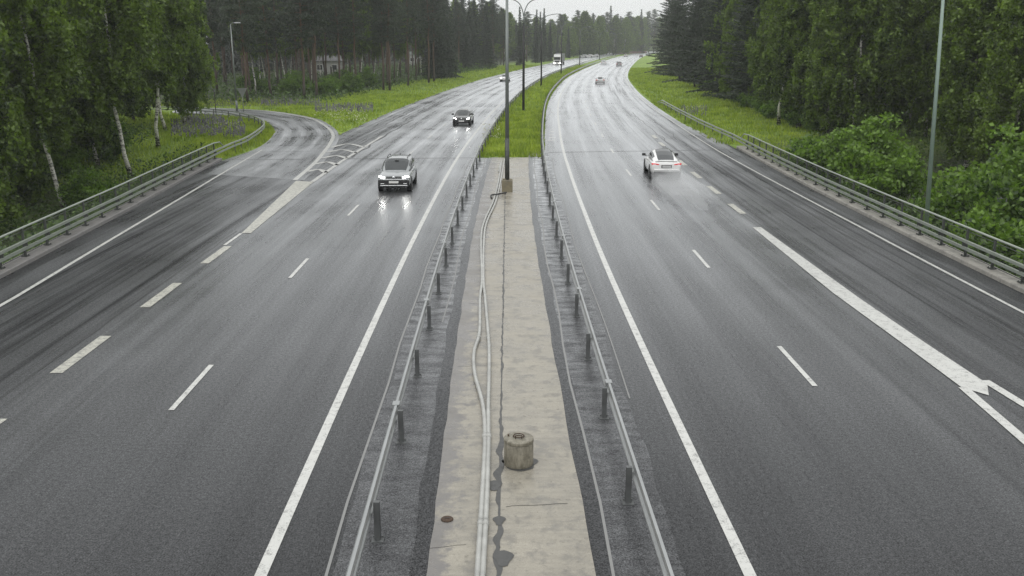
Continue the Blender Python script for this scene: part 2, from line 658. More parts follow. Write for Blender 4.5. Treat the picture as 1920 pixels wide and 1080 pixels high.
def build_roads():
    rows = []
    for Y in YS:
        e = SL(Y) + .05 if Y < 66 else -2.55
        l = left_lim(Y)
        rows.append((Y, [(l + (e-l)*k/6, road(l + (e-l)*k/6, Y, 0)) for k in range(7)]))
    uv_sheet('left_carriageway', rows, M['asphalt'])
    rows = []
    for Y in YS:
        e = SR(Y) - .05 if Y < 69 else 2.45
        l = lerp_tab([(-40, 17.05), (50, 17.05), (75, 17.3), (95, 16.4), (900, 16.6)], Y)
        rows.append((Y, [(e + (l-e)*k/6, road(e + (l-e)*k/6, Y, 0)) for k in range(7)]))
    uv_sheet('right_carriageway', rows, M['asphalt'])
    # rough asphalt strips and darker gutters either side of the median slab
    for side in (-1, 1):
        rows, rows2 = [], []
        ed = SL if side < 0 else SR
        for Y in np.arange(-24, 66.1 if side < 0 else 69.1, .6):
            o = side*(2.80 + .05*math.sin(Y*.8) + .03*math.sin(Y*2.3)); e = ed(Y) - side*.03
            rows.append((Y, [(o+(e-o)*k/3, road(o+(e-o)*k/3, Y, .003)) for k in range(4)][::-side]))
            o = ed(Y) + side*(.30 + .03*math.sin(Y*1.3) + rnd.gauss(0, .012))
            rows2.append((Y, [(o, road(o, Y, .007)), (e, road(e, Y, .007))][::-side]))
        uv_sheet('shoulder_asphalt', rows, M['asphalt_rough'])
        uv_sheet('gutter_asphalt', rows2, M['asphalt_dark'])
    # dark wet gutter along each bridge kerb
    for side, tab, Y1 in ((-1, KERB_L, 64), (1, KERB_R, 72)):
        rows = []
        for Y in np.arange(-24, Y1+.1, 1.0):
            a = lerp_tab(tab, Y) + side*.02
            b = a - side*(.62 + .08*math.sin(Y*.9) + rnd.gauss(0, .03))
            rows.append((Y, [(a, road(a, Y, .006)), (b, road(b, Y, .006))][::-side]))
        uv_sheet('kerb_gutter', rows, M['asphalt_gutter'])
    # exit ramp bending away to the left
    rows = []
    for k, (o, i) in enumerate(zip(RAMP_OUT, RAMP_IN)):
        rows.append((60 + 4*k, [(-20 + 7*j/4, Vector((i[0]+(o[0]-i[0])*j/4, i[1]+(o[1]-i[1])*j/4, .004))) for j in range(5)]))
    uv_sheet('exit_ramp', rows, M['asphalt_ramp'])


def catmull(pts, n=5):
    out = []
    p = [np.array(q, float) for q in pts]
    p = [2*p[0]-p[1]] + p + [2*p[-1]-p[-2]]
    for i in range(1, len(p)-2):
        for k in range(n):
            t = k/n
            out.append(.5*((2*p[i]) + (-p[i-1]+p[i+1])*t + (2*p[i-1]-5*p[i]+4*p[i+1]-p[i+2])*t*t + (-p[i-1]+3*p[i]-3*p[i+1]+p[i+2])*t**3))
    out.append(p[-2])
    return out


RAMP_LINE = [(-13.0, 55), (-13.6, 64.3), (-15.0, 77), (-16.2, 84), (-18.6, 92.5), (-22.3, 102), (-30, 112.5), (-39, 117.5), (-50, 120), (-64, 121)]
RAMP_EDGE = [(-20.2, 58), (-20.2, 64.3), (-19.9, 73), (-21.6, 84.5), (-23.6, 91), (-26.6, 98), (-32.5, 105.5), (-40, 109.5), (-50, 112), (-64, 113)]
RAMP_LINE_D = catmull(RAMP_LINE, 6)
RAMP_IN = catmull(RAMP_EDGE, 6)


def offset_line(pts, d):
    out = []
    for i, p in enumerate(pts):
        a, b = pts[max(0, i-1)], pts[min(len(pts)-1, i+1)]
        t = np.array(b) - np.array(a)
        t = t/np.linalg.norm(t)
        out.append(np.array([p[0] + t[1]*d, p[1] - t[0]*d]))
    return out


RAMP_OUT = offset_line(RAMP_LINE_D, .55)
build_roads()

# ------------------------------------------------------------------ painted markings
white, cream = MB(), MB()


def strip(mb, n0, w, Y0, Y1, z=.011, step=3.0):
    k = max(1, int(math.ceil((Y1-Y0)/(step if Y0 < 200 else 8))))
    for i in range(k):
        a, b = Y0+(Y1-Y0)*i/k, Y0+(Y1-Y0)*(i+1)/k
        na = n0(a) if callable(n0) else n0
        nb = n0(b) if callable(n0) else n0
        mb.quad(road(na-w/2, a, z), road(na+w/2, a, z), road(nb+w/2, b, z), road(nb-w/2, b, z))


def xstrip(mb, pts, w, z=.012):
    L, Rr = offset_line(pts, -w/2), offset_line(pts, w/2)
    for i in range(len(pts)-1):
        mb.quad((*L[i], z), (*Rr[i], z), (*Rr[i+1], z), (*L[i+1], z))


strip(white, -3.85, .195, -20, 900)
strip(white, lambda Y: lerp_tab([(0, 3.74), (30, 3.74), (60, 3.85), (900, 3.85)], Y), .195, -20, 900)
for k in range(-2, 62):
    Y = 20.8 + 12*k
    if Y > 60 and Y < 0: continue
    strip(white, lambda Y: lerp_tab([(0, -7.5), (60, -7.55), (900, -7.55)], Y), .13, Y-1.5, Y+1.5)
    Y = 22.3 + 12*k
    strip(white, lambda Y: lerp_tab([(0, 7.4), (60, 7.55), (900, 7.55)], Y), .13, Y-1.5, Y+1.5)
# broad dashes between through lane and exit lane
for Y in (11.3, 17.3, 23.2, 29.1, 35.0):
    strip(cream, -11.22 if Y > 20 else -11.10, .32, Y-1.5, Y+1.5)
for k in range(7):
    Y = 45.2 + 6*k
    strip(cream, 11.4 + .018*max(0, Y-45), .32, Y-1.4, Y+1.4)
# right edge line, left far edge line
strip(white, lambda Y: lerp_tab([(0, 15.9), (40, 15.85), (70, 15.6), (100, 15.7), (900, 15.7)], Y), .13, -20, 900)
strip(white, -15.0, .17, 128, 900)
# exit lane outer line
xstrip(white, [np.array(q) for q in [(-15.3, 5), (-15.7, 20), (-16.1, 28.8), (-16.7, 36.6), (-17.5, 47.8), (-18.4, 60), (-19.15, 71)]], .15)
xstrip(white, RAMP_LINE_D, .3, .014)
# left gore: solid wedge, right line and chevrons
g = lambda px, py: P(px, py, .016)
cream.poly([g(453, 437), g(470, 437), g(588, 341), g(555, 339)])
xstrip(white, [np.array(P(*q))[:2] for q in [(452, 438), (421, 460)]], .14)
xstrip(white, [np.array(P(*q))[:2] for q in [(586, 341), (640, 303), (717, 255)]], .26, .018)
for a, m, b in [((576, 322), (598, 318), (611, 324)), ((591, 308), (614, 304), (632, 310)), ((604, 297), (630, 292), (650, 297)), ((612, 286), (642, 281), (669, 287)), ((620, 277), (652, 270), (682, 276))]:
    xstrip(white, catmull([np.array(P(*a))[:2], np.array(P(*m))[:2], np.array(P(*b))[:2]], 4), .36, .018)
# right gore
cream_r = [g(1411, 426), g(1427, 426), g(1613, 560), g(1740, 646), g(1851, 719), g(1854, 741), g(1803, 726), g(1690, 642), g(1562, 549)]
white.poly(cream_r)
for p0, p1 in ((P(1806, 727), P(1980, 877)), (P(1846, 714), P(1990, 802))):
    a, b = np.array(p0)[:2], np.array(p1)[:2]
    xstrip(white, [a, b, b + (b-a)/np.linalg.norm(b-a)*22], .24, .015)
# short worn ticks on the right carriageway's inner shoulder
for Y, a, b in [(77.8, 2.75, 3.35), (80, 2.85, 3.4), (82.5, 2.9, 3.3), (85.5, 3.0, 3.35), (88, 3.0, 3.4), (105, 3.0, 3.4), (110, 3.0, 3.4)]:
    white.quad(road(a, Y, .008), road(b, Y+.1, .008), road(b, Y+.7, .008), road(a, Y+.6, .008))
# thin worn seam lines beside the guardrails
thin = MB()
strip(thin, lambda Y: -2.85 + .03*math.sin(Y*.7), .05, 0, 66)
strip(thin, lambda Y: 1.62 + .05*math.sin(Y*.5), .05, 0, 69)
strip(thin, lambda Y: -1.80 + .05*math.sin(Y*.45), .045, 26, 66)
strip(thin, lambda Y: 2.9 + .05*math.sin(Y*.3), .035, 20, 66)
tag(white.build('lane_markings', M['paint']), kind='structure')
tag(cream.build('exit_lane_markings', M['paint_old']), kind='structure')
tag(thin.build('surface_seams', plain('pale_seam', (.22, .22, .215), .5)), kind='structure')

# tar seams, expansion joints and cracks
tar = MB()


def wiggle(pts, amp=.08, step=.7):
    out = []
    for a, b in zip(pts[:-1], pts[1:]):
        a, b = np.array(a, float), np.array(b, float)
        k = max(2, int(np.linalg.norm(b-a)/step))
        for i in range(k):
            q = a+(b-a)*i/k
            out.append(q + np.array([rnd.gauss(0, amp), rnd.gauss(0, amp)]))
    out.append(np.array(pts[-1], float))
    return out


xstrip(tar, wiggle([(-20.0, 64.8), (-2.6, 66.0)], .03), .2, .0045)
xstrip(tar, wiggle([(2.7, 69.3), (17.2, 71.2)], .03), .2, .0045)
for a, b in [((-19.5, 69.5), (-14.2, 70.3)), ((-19.9, 73.5), (-14.9, 75)), ((-20.8, 80.5), (-16.0, 82)), ((-26.5, 101), (-23.5, 104))]:
    xstrip(tar, wiggle([a, b], .05), .09, .009)
# long cracks on the paved left shoulder of the far carriageway
for n, a, b in [(-12.4, 70, 128), (-11.6, 66, 100), (-13.6, 84, 150), (-13.0, 100, 180), (-12.1, 108, 165), (-14.2, 90, 125)]:
    pts = [tuple(road(n + rnd.gauss(0, .12), Y))[:2] for Y in np.arange(a, b, 2.2)]
    xstrip(tar, [np.array(q) for q in pts], .10 if n < -12 else .16, .0045)
for n, a, b in [(-11.75, 22, 40)]:
    pts = [tuple(road(n + rnd.gauss(0, .025), Y))[:2] for Y in np.arange(a, b, 1.1)]
    xstrip(tar, [np.array(q) for q in pts], .05, .0045)
for n, a, b in [(12.6, 60, 112), (13.9, 62, 100), (11.9, 40, 58), (14.6, 30, 66)]:
    pts = [tuple(road(n + rnd.gauss(0, .06), Y))[:2] for Y in np.arange(a, b, 1.8)]
    xstrip(tar, [np.array(q) for q in pts], .07, .0045)
tag(tar.build('tar_seams', M['tar']), kind='structure')


# ------------------------------------------------------------------ median slab, joints, kerbs, deck
def build_median():
    ys = list(np.arange(-24, 66.1, .75))
    el = [SL(y) + .012*math.sin(y*1.7) + rnd.gauss(0, .012) for y in ys]
    er = [SR(y) + .01*math.sin(y*1.3) + rnd.gauss(0, .01) for y in ys]
    mb = MB()
    z = .03
    for k in range(len(ys)-1):
        a, b = ys[k], ys[k+1]
        ca, cb = float(cx(a)), float(cx(b))
        mb.quad((ca+el[k], a, z), (ca+er[k], a, z), (cb+er[k+1], b, z), (cb+el[k+1], b, z))
        mb.quad((ca+el[k], a, -.02), (ca+el[k], a, z), (cb+el[k+1], b, z), (cb+el[k+1], b, -.02))
        mb.quad((ca+er[k], a, z), (ca+er[k], a, -.02), (cb+er[k+1], b, -.02), (cb+er[k+1], b, z))
    tag(mb.build('median_paving', M['concrete']), kind='structure')
    # dark gap along both edges
    jb = MB()
    for k in range(len(ys)-1):
        a, b = ys[k], ys[k+1]
        ca, cb = float(cx(a)), float(cx(b))
        for e, s in ((el, -1), (er, 1)):
            wa, wb = .042+.02*math.sin(a*1.1+s), .042+.02*math.sin(b*1.1+s)
            p = [(ca+e[k]+s*wa, a, .005), (ca+e[k]-s*.005, a, .005), (cb+e[k+1]-s*.005, b, .005), (cb+e[k+1]+s*wb, b, .005)]
            jb.quad(*(p if s < 0 else p[::-1]))
    # slab joints across
    jb2 = MB()
    for k, y in enumerate(np.arange(10.5, 66, 2.9)):
        for x0, x1 in ((-1.38, -.35), (-.1, 1.24)):
            if rnd.random() < .55: continue
            yo = y + (1.4 if x0 > -.3 else 0)
            xstrip(jb, wiggle([(x0, yo), (x0+(x1-x0)*rnd.uniform(.5, 1), yo+.12)], .014, .12), rnd.uniform(.007, .014), .034)
    tag(jb.build('paving_joints', M['gap']), kind='structure')
    cl = [(-.22 - .0045*(y-14) + rnd.gauss(0, .010), y) for y in np.arange(8, 50.5, .16)]
    xstrip(jb2, [np.array(q) for q in cl], .022, .0355)
    tag(jb2.build('centre_joint', M['gap']), kind='structure')
    # lumpy filler in the joint down the middle
    tb = MB()
    yy = list(np.arange(8, 50, .09))
    ph = [rnd.gauss(0, 1) for _ in yy]
    w = np.convolve(ph, np.hanning(7)/3.5, 'same')
    w2 = np.convolve([rnd.gauss(0, 1) for _ in yy], np.hanning(9)/4, 'same')
    L = [(-.22 - .0045*(y-14) - max(.012, .045*w[i] + .018) * (1.5 if y < 19 else .8), y) for i, y in enumerate(yy)]
    Rr = [(-.22 - .0045*(y-14) + max(.012, .045*w2[i] + .018) * (1.5 if y < 19 else .8), y) for i, y in enumerate(yy)]
    for i in range(len(yy)-1):
        tb.quad((*L[i], .036), (*Rr[i], .036), (*Rr[i+1], .036), (*L[i+1], .036))
    for bx, by, br in ((-.33, 15.6, .13), (-.14, 13.1, .15), (-.22, 14.3, .10), (-.3, 12.4, .1)):
        tb.poly([(bx+br*math.cos(a)*(1+.3*math.sin(3*a)), by+1.6*br*math.sin(a), .040) for a in np.linspace(0, 2*math.pi, 18)[:-1]])
    tag(tb.build('joint_filler', M['tar_grey']), kind='structure')


build_median()


def build_deck():
    kb, db = MB(), MB()
    for tab, s, Y1 in ((KERB_L, -1, 64.6), (KERB_R, 1, 72.5)):
        ys = list(np.arange(-30, Y1, 3)) + [Y1]
        prof = [(0, -.03), (.02, .13), (.05, .16), (.62, .18), (.66, .14), (.66, -.6)]
        rings = [[road(lerp_tab(tab, y) + s*a, y, h) for a, h in prof] for y in ys]
        kb.loft(rings)
        prof = [(.55, -.35), (.72, -.2), (.72, -1.1), (-.5, -1.3), (-.5, -.35)]
        rings = [[road(lerp_tab(tab, y) + s*a, y, h) for a, h in prof] for y in ys]
        db.loft(rings)
    tag(kb.build('bridge_kerb', M['kerbstone']), kind='structure')
    tag(db.build('bridge_deck', M['kerbstone']), kind='structure')


build_deck()

# ------------------------------------------------------------------ guardrails and railings
POST_I = None


def i_post(h, mat):
    mb = MB()
    mb.box((0, -.035, h/2), (.10, .008, h)); mb.box((0, .035, h/2), (.10, .008, h)); mb.box((0, 0, h/2), (.008, .062, h))
    mb.box((0, 0, .012), (.2, .2, .024))
    for sx in (-.07, .07):
        mb.box((sx, .07, .035), (.03, .03, .03))
    mb.box((0, 0, h), (.104, .082, .01))
    return mb


def guardrail(label, nrail, npost, Y0, Y1, group, path=None, zt=.56, spacing=3.87, off=0.0):
    """box-beam guardrail along road offset nrail, posts on the other line"""
    if path is None:
        ys = list(np.arange(Y0, min(Y1, 140), 2.0)) + list(np.arange(max(Y0, 140), Y1, 8.0)) + [Y1]
        line = [road(nrail, y) for y in ys]
        spots = [(road(npost, y), heading(y)) for y in np.arange(Y0+off, min(Y1, Y0+off+spacing*92), spacing)]
    else:
        line, spots = path
    o0 = line[0].copy(); o0.z = 0
    root = empty('guardrail', o0, 0, label, 'guardrail', group)
    mb = MB()
    pr = [(-.02, -.155), (.03, -.155), (.05, -.10), (.045, -.06), (.0, -.02), (.0, .02), (.045, .06), (.05, .10), (.03, .155), (-.02, .155), (-.035, .10), (-.03, .06), (-.075, .02), (-.075, -.02), (-.03, -.06), (-.035, -.10)]
    pr_list = [(pr, zt, 'rail')] if path is None else [([(-.05, -.05), (.05, -.05), (.05, .05), (-.05, .05)], zt+dz, 'box_rail') for dz in (-.13, .13)]
    for pr, zh, nm in pr_list:
        mb = MB()
        rings = []
        for i, p in enumerate(line):
            t = (line[min(i+1, len(line)-1)] - line[max(0, i-1)]); t.z = 0; t.normalize()
            nrm = Vector((t.y, -t.x, 0))
            rings.append([Vector((p.x, p.y, 0)) + nrm*a + Vector((0, 0, zh+p.z+b)) for a, b in pr])
        mb.loft(rings)
        mb.build(nm, M['galv'] if path is None else M['rail_green'], root, origin=o0)
    sl0 = None
    for i in range(2, min(len(line)-1, 36) if path is None else 0, 4):
        p = line[i]
        if sl0 is None:
            mb = MB(); mb.box((0, 0, 0), (.14, .22, .325)); sl0 = mb.build('rail_sleeve', M['galv'], root); sv = sl0
        else:
            sv = sl0.copy(); COL.objects.link(sv); sv.parent = root
        sv.location = Vector((p.x, p.y, zt+p.z)) - o0
        sv.rotation_euler = (0, 0, heading(p.y))
    first = i_post(zt+(.15 if path is None else .24), M['post']).build('post', M['post'], root)
    for k, (p, a) in enumerate(spots):
        q = first if k == 0 else first.copy()
        if k: COL.objects.link(q)
        q.parent = root
        q.location = p - o0
        q.rotation_euler = (0, 0, a)
    return root


guardrail('grey steel guardrail on the left of the concrete median, beside the oncoming lanes', -2.29, -2.165, 5.97, 520, 'median guardrails')
guardrail('grey steel guardrail on the right of the concrete median, beside the lanes leading away', 2.29, 2.165, 7.25, 520, 'median guardrails')
# verge guardrail beyond the right bridge railing
ys = list(np.arange(75.0, 128, 2.5))
VG = [(70, 17.58), (75, 17.67), (90, 17.3), (127, 17.15)]
gl = [road(lerp_tab(VG, y), y, .09 - .62*float(smooth(121, 127.5, y))) for y in ys]
gs = [(road(lerp_tab(VG, y) + .13, y, -.04), heading(y)) for y in np.arange(76, 124, 4)]
guardrail('galvanised guardrail on the right grass verge, its far end sloping into the ground', 0, 0, 0, 0, 'verge guardrails', (gl, gs))
# along the inside of the exit ramp
loop_pts = catmull([(-20.75, 69), (-20.95, 74), (-22.5, 84.6), (-24.6, 91), (-27.6, 97), (-33, 104), (-40, 107.8), (-50, 110.3), (-64, 111.5)], 5)
gl = [Vector((*q, .07)) for q in loop_pts]
gs = [(Vector((q[0]-.12, q[1]-.05, -.04)), 0.4) for q in loop_pts[1::2]]
guardrail('guardrail curving round the grass on the inside of the left exit ramp', 0, 0, 0, 0, 'verge guardrails', (gl, gs))


def bridge_railing(label, tab, s, Y0, Y1, tail):
    base = lambda y, d=0.0, z=0.0: road(lerp_tab(tab, y) + s*(.36+d), y, z)
    o0 = base(Y0); o0.z = .17
    root = empty('bridge_railing', o0, 0, label, 'railing', 'bridge railings')
    ys = list(np.arange(Y0, Y1, 2.0))
    mb = MB()
    end = base(ys[-1], 0, 1.2)
    mb.tube([base(y, .03, 1.24) for y in ys] + [base(ys[-1]+1.6, 0, 1.16), base(ys[-1]+2.2, -.1, .80)], .045, 8)
    mb.build('handrail', M['rail_green'], root, True, o0)
    for h in (.52, .78):
        mb = MB()
        pr = [(-.05, -.05), (.05, -.05), (.05, .05), (-.05, .05)]
        yy = ys + [ys[-1]+3, ys[-1]+5]
        mb.loft([[base(y, -.14+a, h+b) for a, b in pr] for y in yy])
        mb.build('box_rail', M['rail_green'], root, False, o0)
    mb = MB()
    for h in (.24, 1.10):
        mb.tube([base(y, .05, h) for y in ys], .016, 5)
    mb.build('thin_rail', M['rail_dark'], root, False, o0)
    mb = MB()
    n = int((ys[-1]-Y0)/.14)
    for k in range(n):
        y = Y0 + k*.14
        p = base(y, .05, .24)
        w = .004
        mb.quad((p.x-w, p.y-w, .24), (p.x+w, p.y+w, .24), (p.x+w, p.y+w, 1.1), (p.x-w, p.y-w, 1.1))
    for k in range(7):
        mb.tube([base(y, .05, .34+.11*k) for y in ys], .004, 3, False)
    mb.build('wire_mesh', M['rail_dark'], root, False, o0)
    first = None
    for y in ys:
        if first is None:
            m2 = MB()
            m2.box((0, 0, .52), (.07, .09, 1.04)); m2.box((0, 0, .012), (.22, .26, .024)); m2.box((-s*.09, 0, .44), (.12, .05, .34))
            for a in (-.08, .08):
                m2.box((a, .09, .04), (.03, .03, .04)); m2.box((a, -.09, .04), (.03, .03, .04))
            first = m2.build('post', M['rail_dark'], root)
            q = first
        else:
            q = first.copy(); COL.objects.link(q); q.parent = root
        p = base(y, 0, .17)
        q.location = p - o0
    return root


bridge_railing('green grey bridge railing with wire mesh along the left edge, in front of the birches', KERB_L, -1, 14, 64.5, 0)
bridge_railing('green grey bridge railing with wire mesh along the right edge, before leafy shrubs', KERB_R, 1, 14, 71.5, 0)


# ------------------------------------------------------------------ lamps, signs, small street furniture
def twin_lamp(loc, label, h=11.8, dark=10.0, first=False, rz=0):
    root = empty('street_lamp', loc, rz, label, 'street lamp', 'twin arm lamps on the median')
    z0 = .0
    if first:
        mb = MB(); mb.box((0, 0, .32), (.6, .6, .64)); mb.box((-.16, -.05, .67), (.18, .2, .08)); mb.box((.18, .02, .66), (.16, .3, .05))
        mb.build('foundation', M['old_concrete'], root, bevel=.02)
        z0 = .6
    mb = MB(); mb.tube([(0, 0, z0), (0, 0, 2.9 if first else dark)], [.13, .12] if first else [.155, .12], 10)
    mb.build('sleeve', M['rail_dark'] if first else M['lamp_black'], root, True)
    mb = MB(); mb.tube([(0, 0, 2.9 if first else dark), (0, 0, h-.9)], [.108, .07] if first else [.09, .07], 10)
    mb.build('pole', M['lamp_grey'], root, True)
    for s in (-1, 1):
        mb = MB()
        L = 2.9
        pts = [(s*.02, 0, h-.92), (s*.14, 0, h-.3), (s*.5, 0, h+.45), (s*1.1, 0, h+.85), (s*1.9, 0, h+1.02), (s*L, 0, h+1.15)]
        pts = [tuple(q) for q in catmull(pts, 4)]
        mb.tube(pts, .06, 7)
        arm = mb.build('arm', M['lamp_grey'], root, True)
        mb = MB(); mb.box((s*(L+.25), 0, h+1.16), (.7, .24, .10), taper=.75)
        hd = mb.build('lamp_head', M['lamp_head'], arm, bevel=.02)
        mb = MB(); mb.box((s*(L+.28), 0, h+1.095), (.45, .18, .03))
        mb.build('lamp_glass', M['glass_lamp'], arm)
    return root


twin_lamp(road(-.03, 50.6, .03), 'grey lamp post standing in a square concrete block on the median', first=True)
for k, (Y, n) in enumerate([(110, -.2), (174, -.6), (243, -.6), (324, -1.2), (445, -1.5), (575, -1.5), (735, -1.5)]):
    nm = ['nearest black sleeved lamp post on the grass median', 'second black sleeved lamp post on the grass median', 'black sleeved lamp post on the median in front of the white lorry',
          'black sleeved lamp post on the median just right of the lorry', 'black sleeved lamp post near the pale building at the bend', 'black sleeved lamp post beside the far white car', 'farthest black sleeved lamp post at the end of the median'][k]
    twin_lamp(road(n, Y, -.03), nm, rz=heading(Y))


def single_lamp(loc, label, h, mat, s, reach=1.6):
    root = empty('street_lamp', loc, 0, label, 'street lamp')
    mb = MB(); mb.tube([(0, 0, 0), (0, 0, 1.3)], .12, 10); mb.box((0, .0, .05), (.4, .4, .1)); mb.build('sleeve', mat, root, True)
    mb = MB(); mb.tube([(0, 0, 1.3), (0, 0, h)], [.10, .055], 10); mb.build('pole', mat, root, True)
    mb = MB(); mb.tube([(0, 0, h-.05), (s*reach*.4, 0, h+.12), (s*reach, 0, h+.15)], .04, 7); arm = mb.build('arm', mat, root, True)
    mb = MB(); mb.box((s*(reach+.3), 0, h+.15), (.75, .26, .11), taper=.8); mb.build('lamp_head', M['lamp_head'], arm, bevel=.02)
    return root


p = atY(1731, 40, -1.6)
rl = single_lamp((p.x, 40, -1.6), 'tall green grey lamp post standing behind the right bridge railing', 13.5, M['lamp_green'], -1)
rl.rotation_euler = (0, -.042, 0)
single_lamp((-32.6, 111, 0), 'slim grey lamp post with one short arm beside the exit ramp', 10.0, M['lamp_grey'], 1, .5)

# pole and back of a triangular sign by the ramp
root = empty('sign_pole', (-32.4, 102.4, -.05), 0, 'thin bare dark pole in the grass inside the exit ramp', 'pole')
mb = MB(); mb.tube([(0, 0, 0), (0, 0, 3.1)], .045, 8); mb.build('pole', M['lamp_black'], root, True)
mb = MB(); mb.box((0, 0, 2.95), (.07, .5, .3)); mb.build('sign_plate', M['post'], root)
root = empty('road_sign', (-31.6, 110.2, -.05), 0, 'grey back of a triangular yield sign on a pole beside the exit ramp', 'road sign')
mb = MB(); mb.tube([(0, 0, 0), (0, 0, 2.6)], .04, 8); mb.build('pole', M['galv'], root, True)
mb = MB()
tri = [(-.62, 2.85), (.62, 2.85), (.55, 2.72), (.06, 1.82), (-.06, 1.82), (-.55, 2.72)]
mb.loft([[(x, -.06, z) for x, z in tri], [(x, -.045, z) for x, z in tri]])
mb.build('sign_plate', M['galv'], root)
p = atY(1872, 44, -.2)
root = empty('road_sign', (p.x, 44, -2.6), 0, 'small grey plate sign on a post among the shrubs on the right', 'road sign')
mb = MB(); mb.tube([(0, 0, 0), (0, 0, 3.4)], .03, 8); mb.build('pole', M['rail_dark'], root, True)
mb = MB(); mb.box((0, -.06, 3.25), (.55, .02, .2)); mb.build('sign_plate', M['post'], root)

# concrete well ring with iron lid handle on the median
root = empty('well_ring', (.13, 16.55, .03), 0, 'round stained concrete well ring with a lid and iron handle on the median', 'well ring')
mb = MB(); mb.lathe([(.285, 0), (.29, .02), (.285, .46), (.275, .475)], n=40); mb.build('ring', M['drum'], root, True)
mb = MB(); mb.lathe([(.29, .475), (.293, .485), (.29, .535), (.275, .55), (.26, .553), (.01, .556)], n=40); mb.build('lid', M['drum'], root, True, bevel=.004)
mb = MB()
pts = [(.10*math.cos(a), .10*math.sin(a), .585) for a in np.linspace(0, 2*math.pi, 20)]
mb.tube(pts, .011, 6); mb.tube([(-.1, 0, .56), (-.1, 0, .60)], .014, 6); mb.tube([(.1, 0, .56), (.1, 0, .60)], .014, 6)
mb.tube([(-.06, -.08, .56), (-.06, -.1, .63), (.06, -.1, .63), (.06, -.08, .56)], .011, 6)
mb.box((-.2, .06, .57), (.035, .035, .03))
mb.build('handle', M['rust'], root, True)
mb = MB()
mb.poly([((.33+.05*math.sin(5*a))*math.cos(a)+.03, (.33+.04*math.sin(3*a))*math.sin(a)+.0, .006) for a in np.linspace(0, 2*math.pi, 30)[:-1]])
mb.build('mortar_bed', M['tar_grey'], root)
# small drain cap
root = empty('drain_cap', (-1.12, 14.35, .03), 0, 'small rusty oval drain cap at the left edge of the concrete median', 'drain cap')
mb = MB(); mb.lathe([(.10, 0), (.11, .008), (.10, .02), (.07, .025), (.01, .027)], n=22); mb.build('cap', M['rust'], root, True)
mb = MB(); mb.box((0, 0, .03), (.09, .014, .008)); mb.build('handle', M['black_pipe'], root)

# cable conduits lying along the median
PA = [(878, 1700), (885, 1350), (893, 1120), (896, 1060), (904, 930), (909, 834), (906, 763), (890, 700), (889, 659), (899, 622), (900, 559), (903.5, 522), (902, 448), (908, 415), (926, 374), (935, 337), (941, 300)]
PB = [(885, 1700), (894, 1350), (902, 1120), (906, 1060), (913, 930), (916, 834), (915.5, 763), (917, 700), (917, 655), (915, 622), (909, 552), (906.5, 522), (907.5, 448), (913, 415), (930, 377), (938.5, 340), (946, 299)]
for pts, lab in ((PA, 'pale conduit pipe bowing out to the left along the concrete median'), (PB, 'pale conduit pipe lying straight on the right, beside the bowed one on the median')):
    w = [P(x, y, .085) for x, y in pts]
    w = [Vector(q) for q in catmull([tuple(q) for q in w], 5)]
    o0 = w[0].copy(); o0.z = .03
    root = empty('conduit_pipe', o0, 0, lab, 'conduit pipe', 'conduit pipes on the median')
    mb = MB(); mb.tube(w, .048, 10); mb.build('pipe', M['pipe'], root, True, o0)
    for i in (18, 26, 44, 65):
        t = (w[i+1]-w[i-1]).normalized()
        mb = MB()
        mb.tube([w[i]-t*.09, w[i]+t*.09], .060, 10)
        mb.build('pipe_sleeve', M['pipe'], root, True, o0)
w = [P(935, 322, .07), P(937, 311, .07), P(941, 300, .07)]
mb = MB(); mb.tube(w, .045, 8); o = mb.build('conduit_pipe', M['pipe'], None, True, origin=tuple(w[0]))
tag(o, 'short pale pipe stub branching off the conduits where the grass begins', 'conduit pipe')
w = [P(922, 372, .06), P(921, 366, .10), P(934, 364, .16), P(949, 361, .1)]
mb = MB(); mb.tube([tuple(q) for q in catmull([tuple(q) for q in w], 4)], .045, 8)
o = mb.build('rubber_hose', M['black_pipe'], None, True, origin=tuple(w[0]))
tag(o, 'short black hose running from the lamp block across the pipes', 'hose')


# ------------------------------------------------------------------ vehicles
def inset_quad(a, b, c, d, i=(.08, .08, .08, .08), off=.012):
    """quad inside face a b c d (ccw from outside): left,right,bottom,top insets as fractions"""
    a, b, c, d = map(Vector, (a, b, c, d))
    f = lambda u, v: (a*(1-u)+b*u)*(1-v) + (d*(1-u)+c*u)*v
    n = (b-a).cross(d-a).normalized()*off
    return [f(i[0], i[2])+n, f(1-i[1], i[2])+n, f(1-i[1], 1-i[3])+n, f(i[0], 1-i[3])+n]


def car_paint(name, c, rough=.22):
    t = NT(name)
    ob = t.objc()
    t.col(t.mix(t.noise(ob, 1.6, 4), [x*.86 for x in c], c))
    t.rough(rough)
    t.b.inputs['Coat Weight'].default_value = .6
    t.b.inputs['Coat Roughness'].default_value = .08
    return t.m


